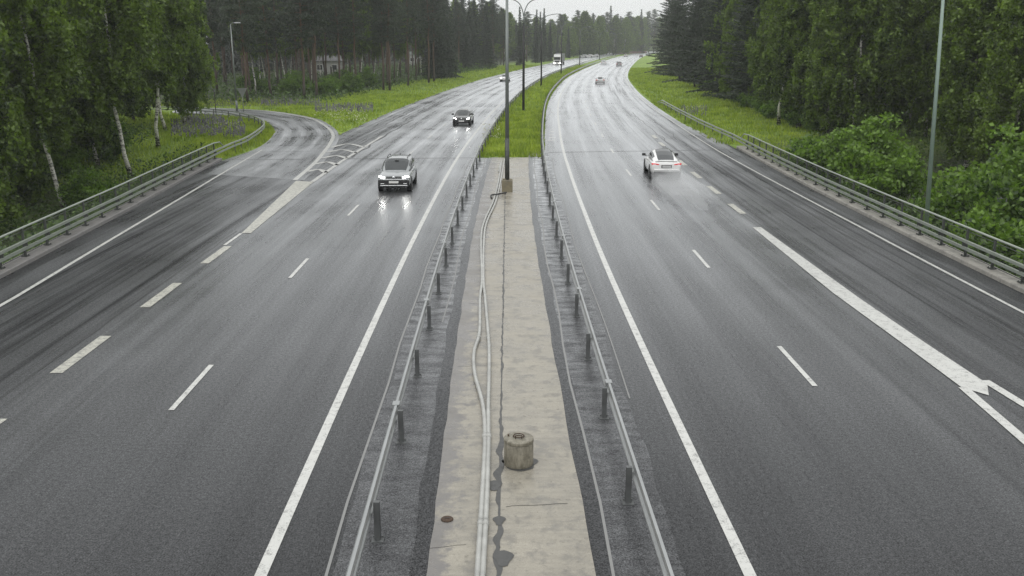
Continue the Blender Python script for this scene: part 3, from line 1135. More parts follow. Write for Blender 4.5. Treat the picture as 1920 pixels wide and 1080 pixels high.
def make_car(loc, rz, label, color, st, cab,  wheels=(-1.35, 1.4), r=.34, lit=None, tail=False, roof=None, group=None, extras=None, cat='car', low=0):
    root = empty('car', loc, rz, label, cat, group)
    w = max(s[1] for s in st)
    mb = MB(); rings = []
    for y, hw, zb, zt in st:
        h = [(-hw*.84, zb), (-hw*.97, zb+.10), (-hw, zb+(zt-zb)*.45), (-hw*.985, zt-.16), (-hw*.93, zt-.05), (-hw*.72, zt), (0, zt+.02)]
        full = h + [(-x, z) for x, z in reversed(h[:-1])]
        rings.append([(x, y, z) for x, z in full])
    mb.loft(rings)
    body = mb.build('body', color, root, True, subsurf=1)
    # underbody skirt and arches
    prof, zb0, wb, tumble, sq, ywin = cab
    yb, yf = prof[0][0], prof[-1][0]
    PY, PZ = [p[0] for p in prof], [p[1] for p in prof]

    def surf(y, deg, off=0.0):
        zr = float(np.interp(y, PY, PZ))
        endk = min(1.0, .86 + .14*min(1, (y-yb)/.5), .84 + .16*min(1, (yf-y)/.6))
        a = R(deg)
        cxx, sxx = math.cos(a), math.sin(a)
        zr_ = abs(sxx)**(2/sq)
        x = wb*endk*math.copysign(abs(cxx)**(2/sq), cxx)*(1-tumble*zr_)
        z = zb0 + (zr-zb0)*zr_
        return Vector((x*(1+off*.9), y, z + off*.8*zr_))

    def patch(y0, y1, d0, d1, off, ny=8, nd=8, taper=0.0):
        m = MB()
        for i_ in range(ny):
            for k_ in range(nd):
                q = []
                for (ii, kk) in ((i_, k_), (i_, k_+1), (i_+1, k_+1), (i_+1, k_)):
                    u, v = ii/ny, kk/nd
                    q.append(surf(y0+(y1-y0)*u, d0+(d1-d0)*v, off))
                m.quad(q[3], q[2], q[1], q[0]) if d1 > d0 else m.quad(*q)
        return m

    mb = MB()
    ysn = np.linspace(yb, yf, 22)
    mb.loft([[surf(y, d) for d in range(-6, 187, 12)] for y in ysn], closed=False)
    mb.build('cabin', color, root, True)
    patch(ywin[0], ywin[1], 58 if roof is None else 52, 122 if roof is None else 128, .010).build('rear_window', M['glass'], root, True)
    patch(ywin[2], ywin[3], 43, 137, .010).build('windscreen', M['glass'], root, True)
    patch(ywin[4], ywin[5], 13, 36, .012).build('side_window', M['glass'], root, True)
    patch(ywin[4], ywin[5], 144, 167, .012).build('side_window', M['glass'], root, True)
    if roof:
        patch(ywin[1], ywin[2], 56, 124, .009).build('roof_glass', roof, root, True)
    for wy in wheels:
        for s in (-1, 1):
            mb = MB()
            mb.lathe([(.01, s*(w-.25)), (r+.07, s*(w-.25)), (r+.07, s*(w-.002)), (.01, s*(w-.002))] if s > 0 else [(.01, s*(w-.002)), (r+.07, s*(w-.002)), (r+.07, s*(w-.25)), (.01, s*(w-.25))], axis='x', n=24, c=(0, wy, r+.01))
            mb.build('wheel_arch', M['black_trim'], root)
            mb = MB()
            x0 = s*(w-.11)
            mb.lathe([(r*.62, -.11), (r*.92, -.115), (r, -.085), (r, .085), (r*.92, .115), (r*.62, .11)], axis='x', n=24, c=(x0, wy, r))
            wh = mb.build('wheel', M['tyre'], root, True)
            mb = MB()
            mb.lathe([(r*.62, s*.105), (r*.58, s*.085), (r*.16, s*.09), (.01, s*.10)], axis='x', n=20, c=(x0, wy, r))
            for k in range(5):
                a = 2*math.pi*k/5
                mb.box((x0+s*.108, wy+math.cos(a)*r*.36, r+math.sin(a)*r*.36), (.012, .07, .07))
            mb.build('rim', M['rim'], wh, True)
    for s in (-1, 1):
        mb = MB(); mb.box((s*(wb+.15), yf-.34, zb0+.13), (.24, .12, .15), taper=.85)
        mb.box((s*(wb+.02), yf-.34, zb0+.07), (.14, .05, .04))
        mb.build('wing_mirror', color if not low else M['black_trim'], root, bevel=.02)
    return root


def add_box(root, name, mat, c, size, bevel=.01, rx=0.0, rz=0.0, taper=1.0):
    mb = MB(); mb.box(c, size, rz, rx, taper)
    return mb.build(name, mat, root, bevel=bevel)


SUV = [(-2.24, .74, .48, .90), (-2.20, .84, .36, .98), (-2.05, .90, .28, 1.02), (-1.3, .92, .24, 1.05), (0, .92, .23, 1.05), (.95, .92, .24, 1.07), (1.15, .92, .25, 1.06), (1.6, .91, .26, 1.02), (1.95, .90, .27, .97), (2.12, .87, .28, .91), (2.20, .82, .30, .84), (2.24, .74, .40, .76)]
SUVC = ([(-2.1, 1.02), (-2.0, 1.30), (-1.82, 1.58), (-1.5, 1.66), (-.6, 1.69), (.05, 1.66), (.35, 1.54), (.8, 1.28), (1.18, 1.05)],   .98, .90, .17, 4.0, (-2.02, -1.84, .12, 1.10, -1.75, .62))
HATCH = [(-2.14, .72, .48, .88), (-2.08, .82, .36, .95), (-1.9, .88, .27, 1.0), (0, .90, .2, .98), (.95, .90, .21, .97), (1.6, .88, .22, .90), (1.95, .86, .22, .82), (2.12, .82, .23, .74), (2.18, .70, .34, .64)]
HATCHC = ([(-2.0, .96), (-1.75, 1.18), (-1.4, 1.38), (-.9, 1.45), (-.2, 1.46), (.15, 1.43), (.6, 1.22), (1.1, .97)], .92, .84, .24, 3.6, (-1.9, -1.42, .2, 1.02, -1.45, .55))
FAST = [(-2.36, .74, .48, .84), (-2.33, .86, .36, .98), (-2.2, .91, .27, 1.02), (-1.5, .93, .22, 1.02), (0, .93, .2, .97), (1.0, .93, .2, .95), (1.7, .91, .21, .88), (2.1, .88, .22, .78), (2.3, .80, .24, .68), (2.36, .68, .36, .58)]
FASTC = ([(-2.2, 1.0), (-1.9, 1.10), (-1.4, 1.28), (-.8, 1.44), (-.2, 1.51), (.25, 1.50), (.7, 1.32), (1.1, 1.08), (1.35, .95)], .93, .87, .27, 3.2, (-1.98, -.42, .30, 1.22, -1.35, .75))

silver = car_paint('silver_grey_car_paint', (.28, .295, .30), .26)
blackp = car_paint('black_car_paint', (.014, .014, .015), .16)
whitep = car_paint('white_car_paint', (.80, .80, .79), .25)
greyp = car_paint('dark_grey_car_paint', (.10, .105, .11), .25)
palep = car_paint('pale_silver_car_paint', (.55, .56, .56), .28)


def front_kit(root, z, wlamp, yf, lit, emblem=True, plate_z=.55, bar=True, dark=True):
    for s in (-1, 1):
        mb = MB()
        a = [(s*(wlamp-.13), yf-.0, z-.03), (s*(wlamp+.14), yf-.10, z-.05), (s*(wlamp+.17), yf-.16, z+.06), (s*(wlamp-.10), yf-.03, z+.03)]
        b = [(x, y+.045, zz) for x, y, zz in a]
        mb.loft([a, b] if s > 0 else [b, a]); mb.build('headlight', lit, root)
    gb = MB()
    for k in range(2):
        gb.box((0, yf+.01, z-.035+k*.07), (2*(wlamp-.2), .05, .028))
    gb.build('grille', M['black_trim'], root)
    if emblem:
        mb = MB(); mb.lathe([(.075, -.012), (.08, 0), (.07, .012), (.01, .014)], axis='z', n=18); o = mb.build('emblem', M['chrome'], root, True)
        o.rotation_euler = (R(-90), 0, 0); o.location = (0, yf+.045, z)
    if bar:
        add_box(root, 'chrome_bar', M['chrome'], (0, yf+.01, z-.115), (2*wlamp+.16, .05, .035))
    add_box(root, 'number_plate', M['plate'], (0, yf+.055, plate_z), (.52, .02, .115), .004)


# oncoming silver SUV
loc = (-6.5, 52.45, 0)
suv = make_car(loc, math.pi+.012, 'silver grey SUV with headlights on, nearest oncoming car on the wet left carriageway', silver, SUV, SUVC, r=.36)
front_kit(suv, .84, .64, 2.2, M['headlight'], plate_z=.585)
add_box(suv, 'bumper_grille', M['black_trim'], (0, 2.20, .56), (1.70, .10, .30), .03)
add_box(suv, 'skid_plate', M['chrome'], (0, 2.235, .40), (1.5, .07, .05), .015)
add_box(suv, 'lower_bumper', M['black_trim'], (0, 2.17, .335), (1.6, .1, .10), .02)
for s in (-1, 1):
    add_box(suv, 'fog_lamp', M['chrome'], (s*.62, 2.25, .50), (.2, .04, .05), .01)
    mb = MB(); mb.tube([(s*.57, -1.6, 1.62), (s*.58, -1.4, 1.71), (s*.58, -.1, 1.72), (s*.57, .1, 1.62)], .022, 6); mb.build('roof_rail', M['black_trim'], suv, True)
mb = MB(); mb.box((0, -1.45, 1.70), (.06, .18, .09), taper=.5); mb.build('antenna', M['black_trim'], suv)
mb = MB(); mb.box((0, .42, 1.535), (.22, .05, .07)); mb.build('rear_view_mirror', M['black_trim'], suv)

# oncoming black car
Yb = 93.8
pb = road(-5.75, Yb)
blk = make_car(pb, math.pi+heading(Yb), 'black car with bright headlights behind the silver SUV', blackp, HATCH, HATCHC, r=.33, low=1)
front_kit(blk, .70, .62, 2.12, M['headlight'], plate_z=.48, bar=False)
add_box(blk, 'bumper_grille', M['black_trim'], (0, 2.13, .36), (1.3, .08, .16), .03)

# white fastback driving away
pw = Vector((9.30, 57.3, 0))
wht = make_car(pw, heading(70)-.01, 'white fastback car with red tail lights on the right carriageway, seen from behind', whitep, FAST, FASTC, (-1.42, 1.42), .35, roof=M['glass'], low=1)
wht.scale = (1, 1, 1.09)
for s in (-1, 1):
    mb = MB()
    a = [(s*.44, -2.335, .845), (s*.86, -2.26, .835), (s*.90, -2.2, .93), (s*.62, -2.33, .915), (s*.44, -2.345, .875)]
    b = [(x, y-.04, z) for x, y, z in a]
    mb.loft([a, b] if s < 0 else [b, a]); mb.build('tail_light', M['taillight'], wht)
add_box(wht, 'spoiler', whitep, (0, -2.2, 1.045), (1.36, .2, .03), .012)
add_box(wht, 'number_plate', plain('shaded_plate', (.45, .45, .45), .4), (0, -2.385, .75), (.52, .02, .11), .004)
add_box(wht, 'plate_recess', M['black_trim'], (0, -2.372, .755), (.62, .02, .16), .01)
add_box(wht, 'diffuser', M['black_trim'], (0, -2.26, .31), (1.5, .2, .32), .04)
add_box(wht, 'bumper_step', whitep, (0, -2.35, .56), (1.5, .1, .10), .04)

# oncoming white car further up
Yc = 203.0
pc = P(944, 153.5)
c4 = make_car(pc + Vector((.3, 2.1, 0)), math.pi+heading(Yc), 'white car with headlights on, passing behind the grey median lamp post', whitep, HATCH, HATCHC, r=.33)
front_kit(c4, .70, .62, 2.12, M['headlight_far'], plate_z=.48, bar=False)
add_box(c4, 'bumper_grille', M['black_trim'], (0, 2.14, .36), (1.4, .08, .26), .03)


def rear_kit(root, y, z):
    for s in (-1, 1):
        add_box(root, 'tail_light', M['taillight'], (s*.68, y, z), (.28, .06, .12), .01)
    add_box(root, 'number_plate', M['plate'], (0, y-.02, z-.18), (.5, .02, .11), .004)
    add_box(root, 'diffuser', M['black_trim'], (0, y+.06, .38), (1.4, .12, .22), .02)


def far_car(px, py, paint_, label, away=True, suv_=False, kit=True):
    q = P(px, py)
    Y = q.y
    c = make_car(q + Vector((0, 2.2, 0)), heading(Y) + (0 if away else math.pi), label, paint_, SUV if suv_ else HATCH, SUVC if suv_ else HATCHC)
    if away: rear_kit(c, -2.22 if suv_ else -2.14, .86)
    else: front_kit(c, .70, .62, 2.12, M['headlight_far'], plate_z=.48, bar=False)
    return c


far_car(1127, 158.5, palep, 'pale silver car driving away in its own spray, middle of the right carriageway')
far_car(1162, 125, greyp, 'dark grey SUV driving away near the bend of the right carriageway', suv_=True)
far_car(1133, 122, palep, 'faint pale car in spray next to the median near the bend', suv_=True)
far_car(1174, 107, palep, 'pale car beyond the dark SUV at the far bend')
far_car(1203, 107.5, greyp, 'dark car farthest up the right carriageway beside the big conifer')
far_car(1150, 101.5, whitep, 'white oncoming car near the red fence at the far bend', False)
far_car(1212, 98.5, whitep, 'white oncoming car half hidden by the big conifer', False)


def make_lorry():
    q = P(1044.5, 122.5)
    root = empty('lorry', q, math.pi + heading(q.y), 'white lorry with grey trailer and headlights on, far up the left carriageway', 'lorry')
    mb = MB()
    mb.loft([[(-1.25, -.0, z), (1.25, 0, z), (1.25, -2.2, z), (-1.25, -2.2, z)] if z < 2.9 else [(-1.2, -.25-(z-2.9)*.25, z), (1.2, -.25-(z-2.9)*.25, z), (1.2, -2.2, z), (-1.2, -2.2, z)] for z in (.9, 1.6, 2.85, 3.0, 3.75)])
    mb.build('cab', whitep, root, bevel=.06)
    add_box(root, 'bumper', whitep, (0, -.1, .65), (2.5, .5, .5), .06)
    add_box(root, 'windscreen', M['glass'], (0, .005, 2.3), (2.2, .05, .85), .02)
    add_box(root, 'sun_visor', M['black_trim'], (0, .08, 2.85), (2.3, .25, .10), .02)
    add_box(root, 'grille', M['black_trim'], (0, .02, 1.35), (1.7, .05, .5), .02)
    add_box(root, 'roof_deflector', palep, (0, -.62, 3.45), (1.7, .05, .3), .01)
    for s in (-1, 1):
        add_box(root, 'headlight', M['headlight_far'], (s*.95, .17, .72), (.42, .05, .2), .02)
        add_box(root, 'wing_mirror', M['black_trim'], (s*1.45, -.1, 2.3), (.18, .15, .6), .03)
    tm = plain('grey_curtain_side', (.2, .2, .2), .6, var=.5, scale=.8)
    mb = MB(); mb.box((0, -9.2, 2.5), (2.55, 13, 2.75)); tr = mb.build('trailer', tm, root, bevel=.04)
    mb = MB()
    for k in range(12):
        for s in (-1, 1):
            mb.box((s*1.285, -3.2-k*1.1, 2.5), (.03, .06, 2.7))
    mb.build('trailer_ribs', M['galv'], tr)
    mb = MB(); mb.box((0, -9, .95), (1.6, 13, .25)); mb.build('chassis', M['black_trim'], root)
    for y in (-.95, -4.2, -11, -12.4, -13.8):
        for s in (-1, 1):
            mb = MB(); mb.lathe([(.3, -.15), (.47, -.16), (.5, -.11), (.5, .11), (.47, .16), (.3, .15)], axis='x', n=20, c=(s*1.08, y, .5)); wh = mb.build('wheel', M['tyre'], root, True)
            mb = MB(); mb.lathe([(.3, s*.14), (.12, s*.1), (.01, s*.1)], axis='x', n=16, c=(s*1.08, y, .5)); mb.build('rim', M['rim'], wh, True)
    return root


make_lorry()

# ------------------------------------------------------------------ trees
def limb_pts(p0, az, L, rise, droop, n=5):
    out = []
    for k in range(n+1):
        t = k/n
        out.append((p0[0] + math.cos(az)*L*t, p0[1] + math.sin(az)*L*t, p0[2] + L*(rise*t - droop*t*t)))
    return out


def new_tree(name):
    return empty(name, (0, 0, 0))


def trunk_line(r_, H, wob):
    pts, x, y = [], 0, 0
    for k in range(11):
        pts.append((x, y, H*k/10))
        x += r_.gauss(0, wob); y += r_.gauss(0, wob)
    return pts


def on_trunk(pts, z, H):
    t = min(.999, z/H)*10
    i = int(t); f = t-i
    a, b = pts[i], pts[min(10, i+1)]
    return tuple(a[k]+(b[k]-a[k])*f for k in range(3))


def proto_birch(seed, H, z0, RR, nb=70, strands=13, per=38):
    r_ = random.Random(seed); g_ = np.random.default_rng(seed)
    root = new_tree('birch_tree')
    tp = trunk_line(r_, H, .16)
    mb = MB()
    mb.tube(tp, [max(.02, .145*(1-k/10.5)**.8 + (.05 if k == 0 else 0)) for k in range(11)], 9)
    pts = []
    lb = MB()
    for k in range(nb):
        t = (k+.5)/nb
        z = z0 + (H-z0)*t**.95
        az = k*2.399 + r_.gauss(0, .3)
        env = (math.sin(min(1, (t+.10)/.42)*math.pi/2) if t < .32 else (1-(t-.32)/.68)**.75)
        L = max(.35, RR*env*r_.uniform(.7, 1.15))
        p0 = on_trunk(tp, z*.97, H)
        lp = limb_pts(p0, az, L, r_.uniform(.35, .75), r_.uniform(.25, .5))
        lb.tube(lp, [.04*(1-.85*j/5)*(1.2-t) for j in range(6)], 4, False)
        lp = np.array(lp)
        for s in range(strands):
            u = r_.uniform(.18, 1.0)*5
            i = min(4, int(u)); q = lp[i]+(lp[i+1]-lp[i])*(u-i)
            q = q + np.array([r_.gauss(0, .28), r_.gauss(0, .28), r_.gauss(0, .15)])
            ln = r_.uniform(.5, 2.0)*(.6+.5*env)
            m = int(per*(.5+ln/2))
            tt = g_.random(m)
            sway = g_.normal(0, .10, (m, 3)) + np.outer(tt, [r_.gauss(0, .22), r_.gauss(0, .22), 0])
            pts.append(q + sway + np.outer(tt, [0, 0, -ln]))
    mb.build('trunk', M['birch_bark'], root, True)
    lb.build('limb', M['brown_bark'], root, True)
    pts = np.concatenate(pts)
    pts = pts[pts[:, 2] > z0*(.72 if z0 > 5 else .5)]
    lv = leaves(pts, g_.uniform(.08, .165, len(pts)), .62, np.array([[0, 0, -.5]]), 1.0, g_)
    np_mesh('crown', lv, 4, M['birch_leaf'], root)
    return root


def proto_pine(seed, H, hb, RR):
    r_ = random.Random(seed); g_ = np.random.default_rng(seed)
    root = new_tree('pine_tree')
    tp = trunk_line(r_, H, .12)
    mb = MB()
    mb.tube(tp, [.19*(1-.75*k/10) + (.04 if k == 0 else 0) for k in range(11)], 9)
    for k in range(16):
        z = r_.uniform(hb*.45, hb)
        mb.tube(limb_pts(on_trunk(tp, z, H), r_.uniform(0, 6.28), r_.uniform(.5, 1.6), r_.uniform(-.1, .2), .25), [.022, .018, .014, .01, .008, .005], 4, False)
    pts = []
    nb = 58
    for k in range(nb):
        t = (k+.5)/nb
        z = hb + (H-hb)*t
        env = (.55 + .45*math.sin(min(1, t/.35)*math.pi/2)) if t < .35 else (1-(t-.35)/.65)**.6
        L = max(.4, RR*env*r_.uniform(.65, 1.15))
        lp = limb_pts(on_trunk(tp, z, H), k*2.399+r_.gauss(0, .3), L, r_.uniform(.0, .35), r_.uniform(.05, .3))
        mb.tube(lp, [.05*(1-.8*j/5) for j in range(6)], 4, False)
        lp = np.array(lp)
        for c in range(int(4+L*3.0)):
            u = r_.uniform(.3, 1.03)*5
            i = min(4, int(u)); q = lp[i]+(lp[i+1]-lp[i])*(u-i)
            q = q + np.array([r_.gauss(0, .3), r_.gauss(0, .3), r_.gauss(.05, .1)])
            pts.append(q + g_.normal(0, 1, (30, 3))*np.array([.26, .26, .12]))
    mb.build('trunk', M['pine_bark'], root, True)
    pts = np.concatenate(pts)
    np_mesh('crown', leaves(pts, g_.uniform(.09, .18, len(pts)), .30, np.array([[0, 0, .4]]), 1.0, g_), 4, M['pine_needle'], root)
    return root


def proto_spruce(seed, H, z0, RR, power=.9, name='spruce_tree', step=.36, irregular=.18, per=34, mat='spruce_needle', bark='brown_bark', droop=(.15, .5)):
    r_ = random.Random(seed); g_ = np.random.default_rng(seed)
    root = new_tree(name)
    tp = trunk_line(r_, H, .03)
    mb = MB()
    mb.tube(tp, [.19*(1-.93*k/10) for k in range(11)], 8)
    pts, ax = [], []
    z = z0
    while z < H-.15:
        t = (z-z0)/(H-z0)
        Lm = RR*(1-t)**power
        nbr = 8 if Lm > 1 else 6
        a0 = r_.uniform(0, 6.28)
        for b in range(nbr):
            L = max(.15, Lm*r_.uniform(1-2*irregular, 1+irregular))
            az = a0 + b*6.283/nbr + r_.gauss(0, .2)
            dr = r_.uniform(*droop)*(1-t) - .1
            lp = limb_pts(on_trunk(tp, z+r_.gauss(0, .1), H), az, L, .05+.25*t, dr)
            if L > 1.2:
                mb.tube(lp, [.03*(1-.8*j/5) for j in range(6)], 3, False)
            lp = np.array(lp)
            m = int(per*L)+6
            u = g_.random(m)**.8*5*.999
            i = u.astype(int); f = (u-i)[:, None]
            q = lp[i]*(1-f) + lp[i+1]*f
            wd = (.10+.34*np.sqrt(L/2.5)*np.sin(np.clip(u/5, .05, 1)*math.pi*.8))[:, None]
            side = np.array([-math.sin(az), math.cos(az), 0])
            off = g_.normal(0, 1, (m, 1))*wd
            q = q + off*side + np.stack([g_.normal(0, .04, m), g_.normal(0, .04, m), -np.abs(g_.normal(0, .11, m))], 1)
            pts.append(q)
            ax.append(np.tile(np.array([math.cos(az), math.sin(az), -.25]), (m, 1)) + side*off*1.6)
        z += step*r_.uniform(.8, 1.2)
    mb.build('trunk', M[bark], root, True)
    pts = np.concatenate(pts); ax = np.concatenate(ax)
    np_mesh('crown', leaves(pts, g_.uniform(.11, .22, len(pts)), .30, ax, .45, g_), 4, M[mat], root)
    return root


def proto_shrub(seed, H, RR, n=14000):
    r_ = random.Random(seed); g_ = np.random.default_rng(seed)
    root = new_tree('leafy_shrub')
    mb = MB()
    pts = []
    for k in range(22):
        az, el = r_.uniform(0, 6.28), r_.uniform(.5, 1.5)
        L = H*r_.uniform(.6, 1.05)
        tip = np.array([math.cos(az)*math.cos(el)*RR*1.25, math.sin(az)*math.cos(el)*RR*1.25, L*math.sin(el)])
        line = [tuple(tip*t*np.array([t**.3, t**.3, 1]) if t > 0 else (0, 0, 0)) for t in (0, .3, .6, 1)]
        mb.tube(line, [.05, .035, .02, .008], 5, False)
        for c in range(9):
            q = np.array(tip)*r_.uniform(.35, 1.05) + np.array([r_.gauss(0, RR*.18), r_.gauss(0, RR*.18), r_.gauss(0, H*.06)])
            m = n//198
            pts.append(q + g_.normal(0, 1, (m, 3))*np.array([.34, .34, .20]))
    mb.build('stem', M['brown_bark'], root, True)
    pts = np.concatenate(pts); pts = pts[pts[:, 2] > .05]
    np_mesh('crown', leaves(pts, g_.uniform(.09, .19, len(pts)), .66, np.array([[0, 0, -.2]]), 1.0, g_), 4, M['shrub_leaf'], root)
    return root


BIRCH = [proto_birch(1, 16, 3.0, 3.4), proto_birch(2, 17.5, 4.0, 3.7), proto_birch(3, 15, 2.2, 3.1), proto_birch(4, 18, 1.2, 3.8, 76), proto_birch(5, 18.5, 5.8, 3.4, 60)]
PINE = [proto_pine(11, 20, 9.0, 2.7), proto_pine(12, 21.5, 8.0, 3.0), proto_pine(13, 19, 6.5, 2.8)]
SPRUCE = [proto_spruce(21, 19, .5, 2.6), proto_spruce(22, 21, .8, 2.1, .85), proto_spruce(23, 17, .4, 3.0, 1.0)]
BROAD = [proto_spruce(31, 20, 1.2, 5.6, .55, 'broad_conifer', .5, .22, 44, droop=(.05, .3)), proto_spruce(32, 19, 1.3, 5.0, .5, 'broad_conifer', .52, .25, 44, droop=(.0, .25))]
SHRUB = [proto_shrub(41, 4.6, 2.4), proto_shrub(42, 3.4, 2.0), proto_shrub(43, 5.6, 2.8)]
used = set()


def plant(protos, x, Y, label, cat, group=None, s=1.0, k=None, rz=None, lean=0.0, z=None, sx=1.0):
    pr = protos[rnd.randrange(len(protos)) if k is None else k]
    if pr.name in used:
        o = copy_tree(pr)
        o['label'] = label
    else:
        used.add(pr.name); o = pr
    tag(o, label, cat, group)
    if not group and 'group' in o: del o['group']
    o.location = (x, Y, (ground_at(x, Y) if z is None else z) - .06)
    o.rotation_euler = (rnd.gauss(0, .012), lean, rnd.uniform(0, 6.28) if rz is None else rz)
    o.scale = (s*sx, s*sx, s)
    return o


def plant_px(protos, px, Y, label, cat, group=None, **kw):
    z = -.5
    for _ in range(3):
        p = atY(px, Y, z); z = ground_at(p.x, Y)
    return plant(protos, p.x, Y, label, cat, group, **kw)


# near birches behind the left railing
GB = 'birches behind the left bridge railing'
plant_px(BIRCH, 248, 66, 'birch with the widest white trunk, standing close behind the left bridge railing', 'birch', GB, k=4, lean=-.045, rz=0, s=1.05)
plant_px(BIRCH, 128, 58, 'birch with a leaning spotted trunk rising behind the left bridge railing, nearest the camera', 'birch', GB, k=4, lean=-.10, rz=0)
plant_px(BIRCH, 297, 75, 'birch with a straight white trunk in the grass inside the exit ramp', 'birch', GB, k=4, rz=1.0)
plant_px(BIRCH, 312, 86, 'slim birch just behind another white trunk inside the exit ramp', 'birch', GB, k=1, rz=3.9, s=.95)
for px, Y, k, s in [(70, 72, 0, 1), (25, 60, 3, 1.0), (-60, 52, 0, 1), (-130, 64, 1, 1), (175, 84, 3, 1.0), (100, 92, 1, 1.05), (20, 85, 3, 1.1), (250, 97, 3, .95), (352, 97, 1, 1.0), (-40, 80, 0, 1.1), (180, 105, 1, 1.1), (60, 110, 3, 1.1), (185, 70, 2, .95), (55, 66, 3, .9), (-30, 50, 3, .95), (345, 92, 2, 1.0), (95, 78, 3, .95), (215, 88, 2, 1)]:
    plant_px(BIRCH, px, Y, 'leafy birch in the dense dark stand at the left edge behind the railing', 'birch', GB, k=k, s=s)

# right hand birches
GR = 'birches behind the right bridge railing'
plant_px(BIRCH, 1460, 93, 'birch with a slender white trunk at the edge of the right grass verge', 'birch', GR, k=4, lean=.03, rz=0)
plant_px(BIRCH, 1782, 76, 'birch with a white trunk showing high between leaves right of the green lamp post', 'birch', GR, k=4, lean=.03, rz=0)
plant_px(BIRCH, 1703, 84, 'birch with a dark spotted trunk just left of the green lamp post', 'birch', GR, k=4)
for px, Y, k, s in [(1520, 96, 3, 1), (1570, 88, 3, 1.0), (1625, 96, 3, 1.05), (1500, 110, 3, 1.1), (1850, 82, 0, 1), (1910, 70, 3, 1), (1975, 60, 0, 1), (1660, 104, 3, 1.1), (1760, 100, 3, 1.1), (1840, 100, 1, 1.15), (1930, 94, 3, 1.1), (1600, 115, 1, 1.15), (2050, 74, 1, 1), (1440, 118, 3, 1.0), (1380, 134, 3, 1.05), (1335, 185, 3, 1.15), (1495, 90, 2, 1.05), (1550, 83, 3, .95), (1600, 80, 2, 1.1), (1655, 84, 3, .9), (1735, 82, 3, .95), (1810, 70, 2, 1.1), (1880, 64, 3, .95), (1440, 105, 2, 1.0), (1365, 150, 3, 1)]:
    plant_px(BIRCH, px, Y, 'leafy drooping birch in the tall green stand at the right edge', 'birch', GR, k=k, s=s)

# broad dark conifers along the right verge
GC = 'broad conifers along the right verge'
for px, Y, k, s, lab in [(1257, 238, 0, 1.06, 'dark conifer at the left end of the right forest edge, boughs sweeping over the road'), (1274, 202, 1, 1.0, 'second dark conifer from the road bend along the right forest edge'),
                         (1302, 170, 1, 1.0, 'dark conifer with a bare lower trunk mid way along the right forest edge'), (1352, 142, 0, .95, 'dense dark conifer with boughs near the grass halfway along the right forest edge'), (1406, 119, 1, .9, 'dark conifer nearest the slender white birch on the right'), (1415, 131, 1, .95, 'dark conifer with twin trunk behind the one beside the slender birch')]:
    plant_px(BROAD, px, Y, lab, 'conifer', GC, k=k, s=s)
for px, Y in [(1300, 262), (1318, 222), (1345, 190), (1385, 165), (1440, 148), (1490, 135), (1550, 130), (1620, 128), (1700, 126), (1800, 118), (1900, 112), (1260, 300)]:
    plant_px(SPRUCE if rnd.random() < .6 else BROAD, px, Y, 'dark conifer deep in the right hand forest', 'conifer', 'conifers deep in the right forest', s=rnd.uniform(.95, 1.15))

# pines and birches of the left forest, trunks where the photograph shows them
GP = 'pines of the left forest'
for px, py, kind in [(482, 176, 'b'), (509, 183, 'p'), (537, 152, 'b'), (571, 186, 'p'), (585, 162, 'b'), (594, 184, 'p'), (627, 146, 'b'), (645, 164, 'p'), (655, 156, 'b'), (667, 173, 'p'), (677, 158, 'b'), (719, 169, 'p'), (731, 170, 'p'), (726, 160, 'p'),
                     (752, 147, 'p'), (765, 161, 'p'), (804, 155, 'p'), (814, 153, 'p'), (492, 158, 'b'), (460, 168, 'p'), (470, 182, 'p'), (557, 164, 'p'), (612, 158, 'p'), (693, 156, 'p'), (780, 150, 'p'), (740, 155, 'p'), (474, 160, 'b'), (501, 156, 'b'), (521, 150, 'b'), (548, 158, 'b'), (602, 150, 'b'), (640, 152, 'b'), (664, 151, 'b'), (703, 152, 'b'), (745, 150, 'b'), (790, 146, 'b')]:
    q = P(px, py)
    if kind == 'p':
        plant(PINE, q.x, q.y, 'tall pine with a bare reddish trunk at the front of the left forest', 'pine', GP, s=rnd.uniform(.95, 1.1))
    else:
        plant(BIRCH[4:5], q.x*.97, q.y*.965, 'thin pale birch among the pines at the front of the left forest', 'birch', 'birches of the left forest', s=rnd.uniform(.95, 1.15), sx=.72)
for px, py, k in [(832, 148, 0), (846, 146, 2), (868, 131, 0), (882, 132, 0), (893, 130, 2), (903, 128, 1), (925, 128, 0), (858, 139, 1)]:
    q = P(px, py)
    plant(SPRUCE, q.x - 2, q.y, 'dark bushy spruce at the road end of the left forest', 'spruce', 'spruces of the left forest', s=rnd.uniform(1.0, 1.2), k=k, sx=1.25)
for px, py in [(876, 129), (910, 126), (938, 124)]:
    q = P(px, py)
    plant(BIRCH, q.x-4, q.y+6, 'light green birch among the spruces at the road end of the left forest', 'birch', 'light birches by the left forest end', s=1.2, k=3)
# rows behind
for k in range(95):
    Y = rnd.uniform(125, 400)
    n = -rnd.uniform(32, 78) if Y < 300 else -rnd.uniform(27, 70)
    x = float(cx(Y)) + n
    pxl = 960 + x/(Y*CT+8*ST)*FPX
    if pxl < 330: continue
    plant(PINE, x, Y, 'tall pine standing deeper inside the left forest', 'pine', 'pines deeper in the left forest', s=rnd.uniform(.9, 1.15))

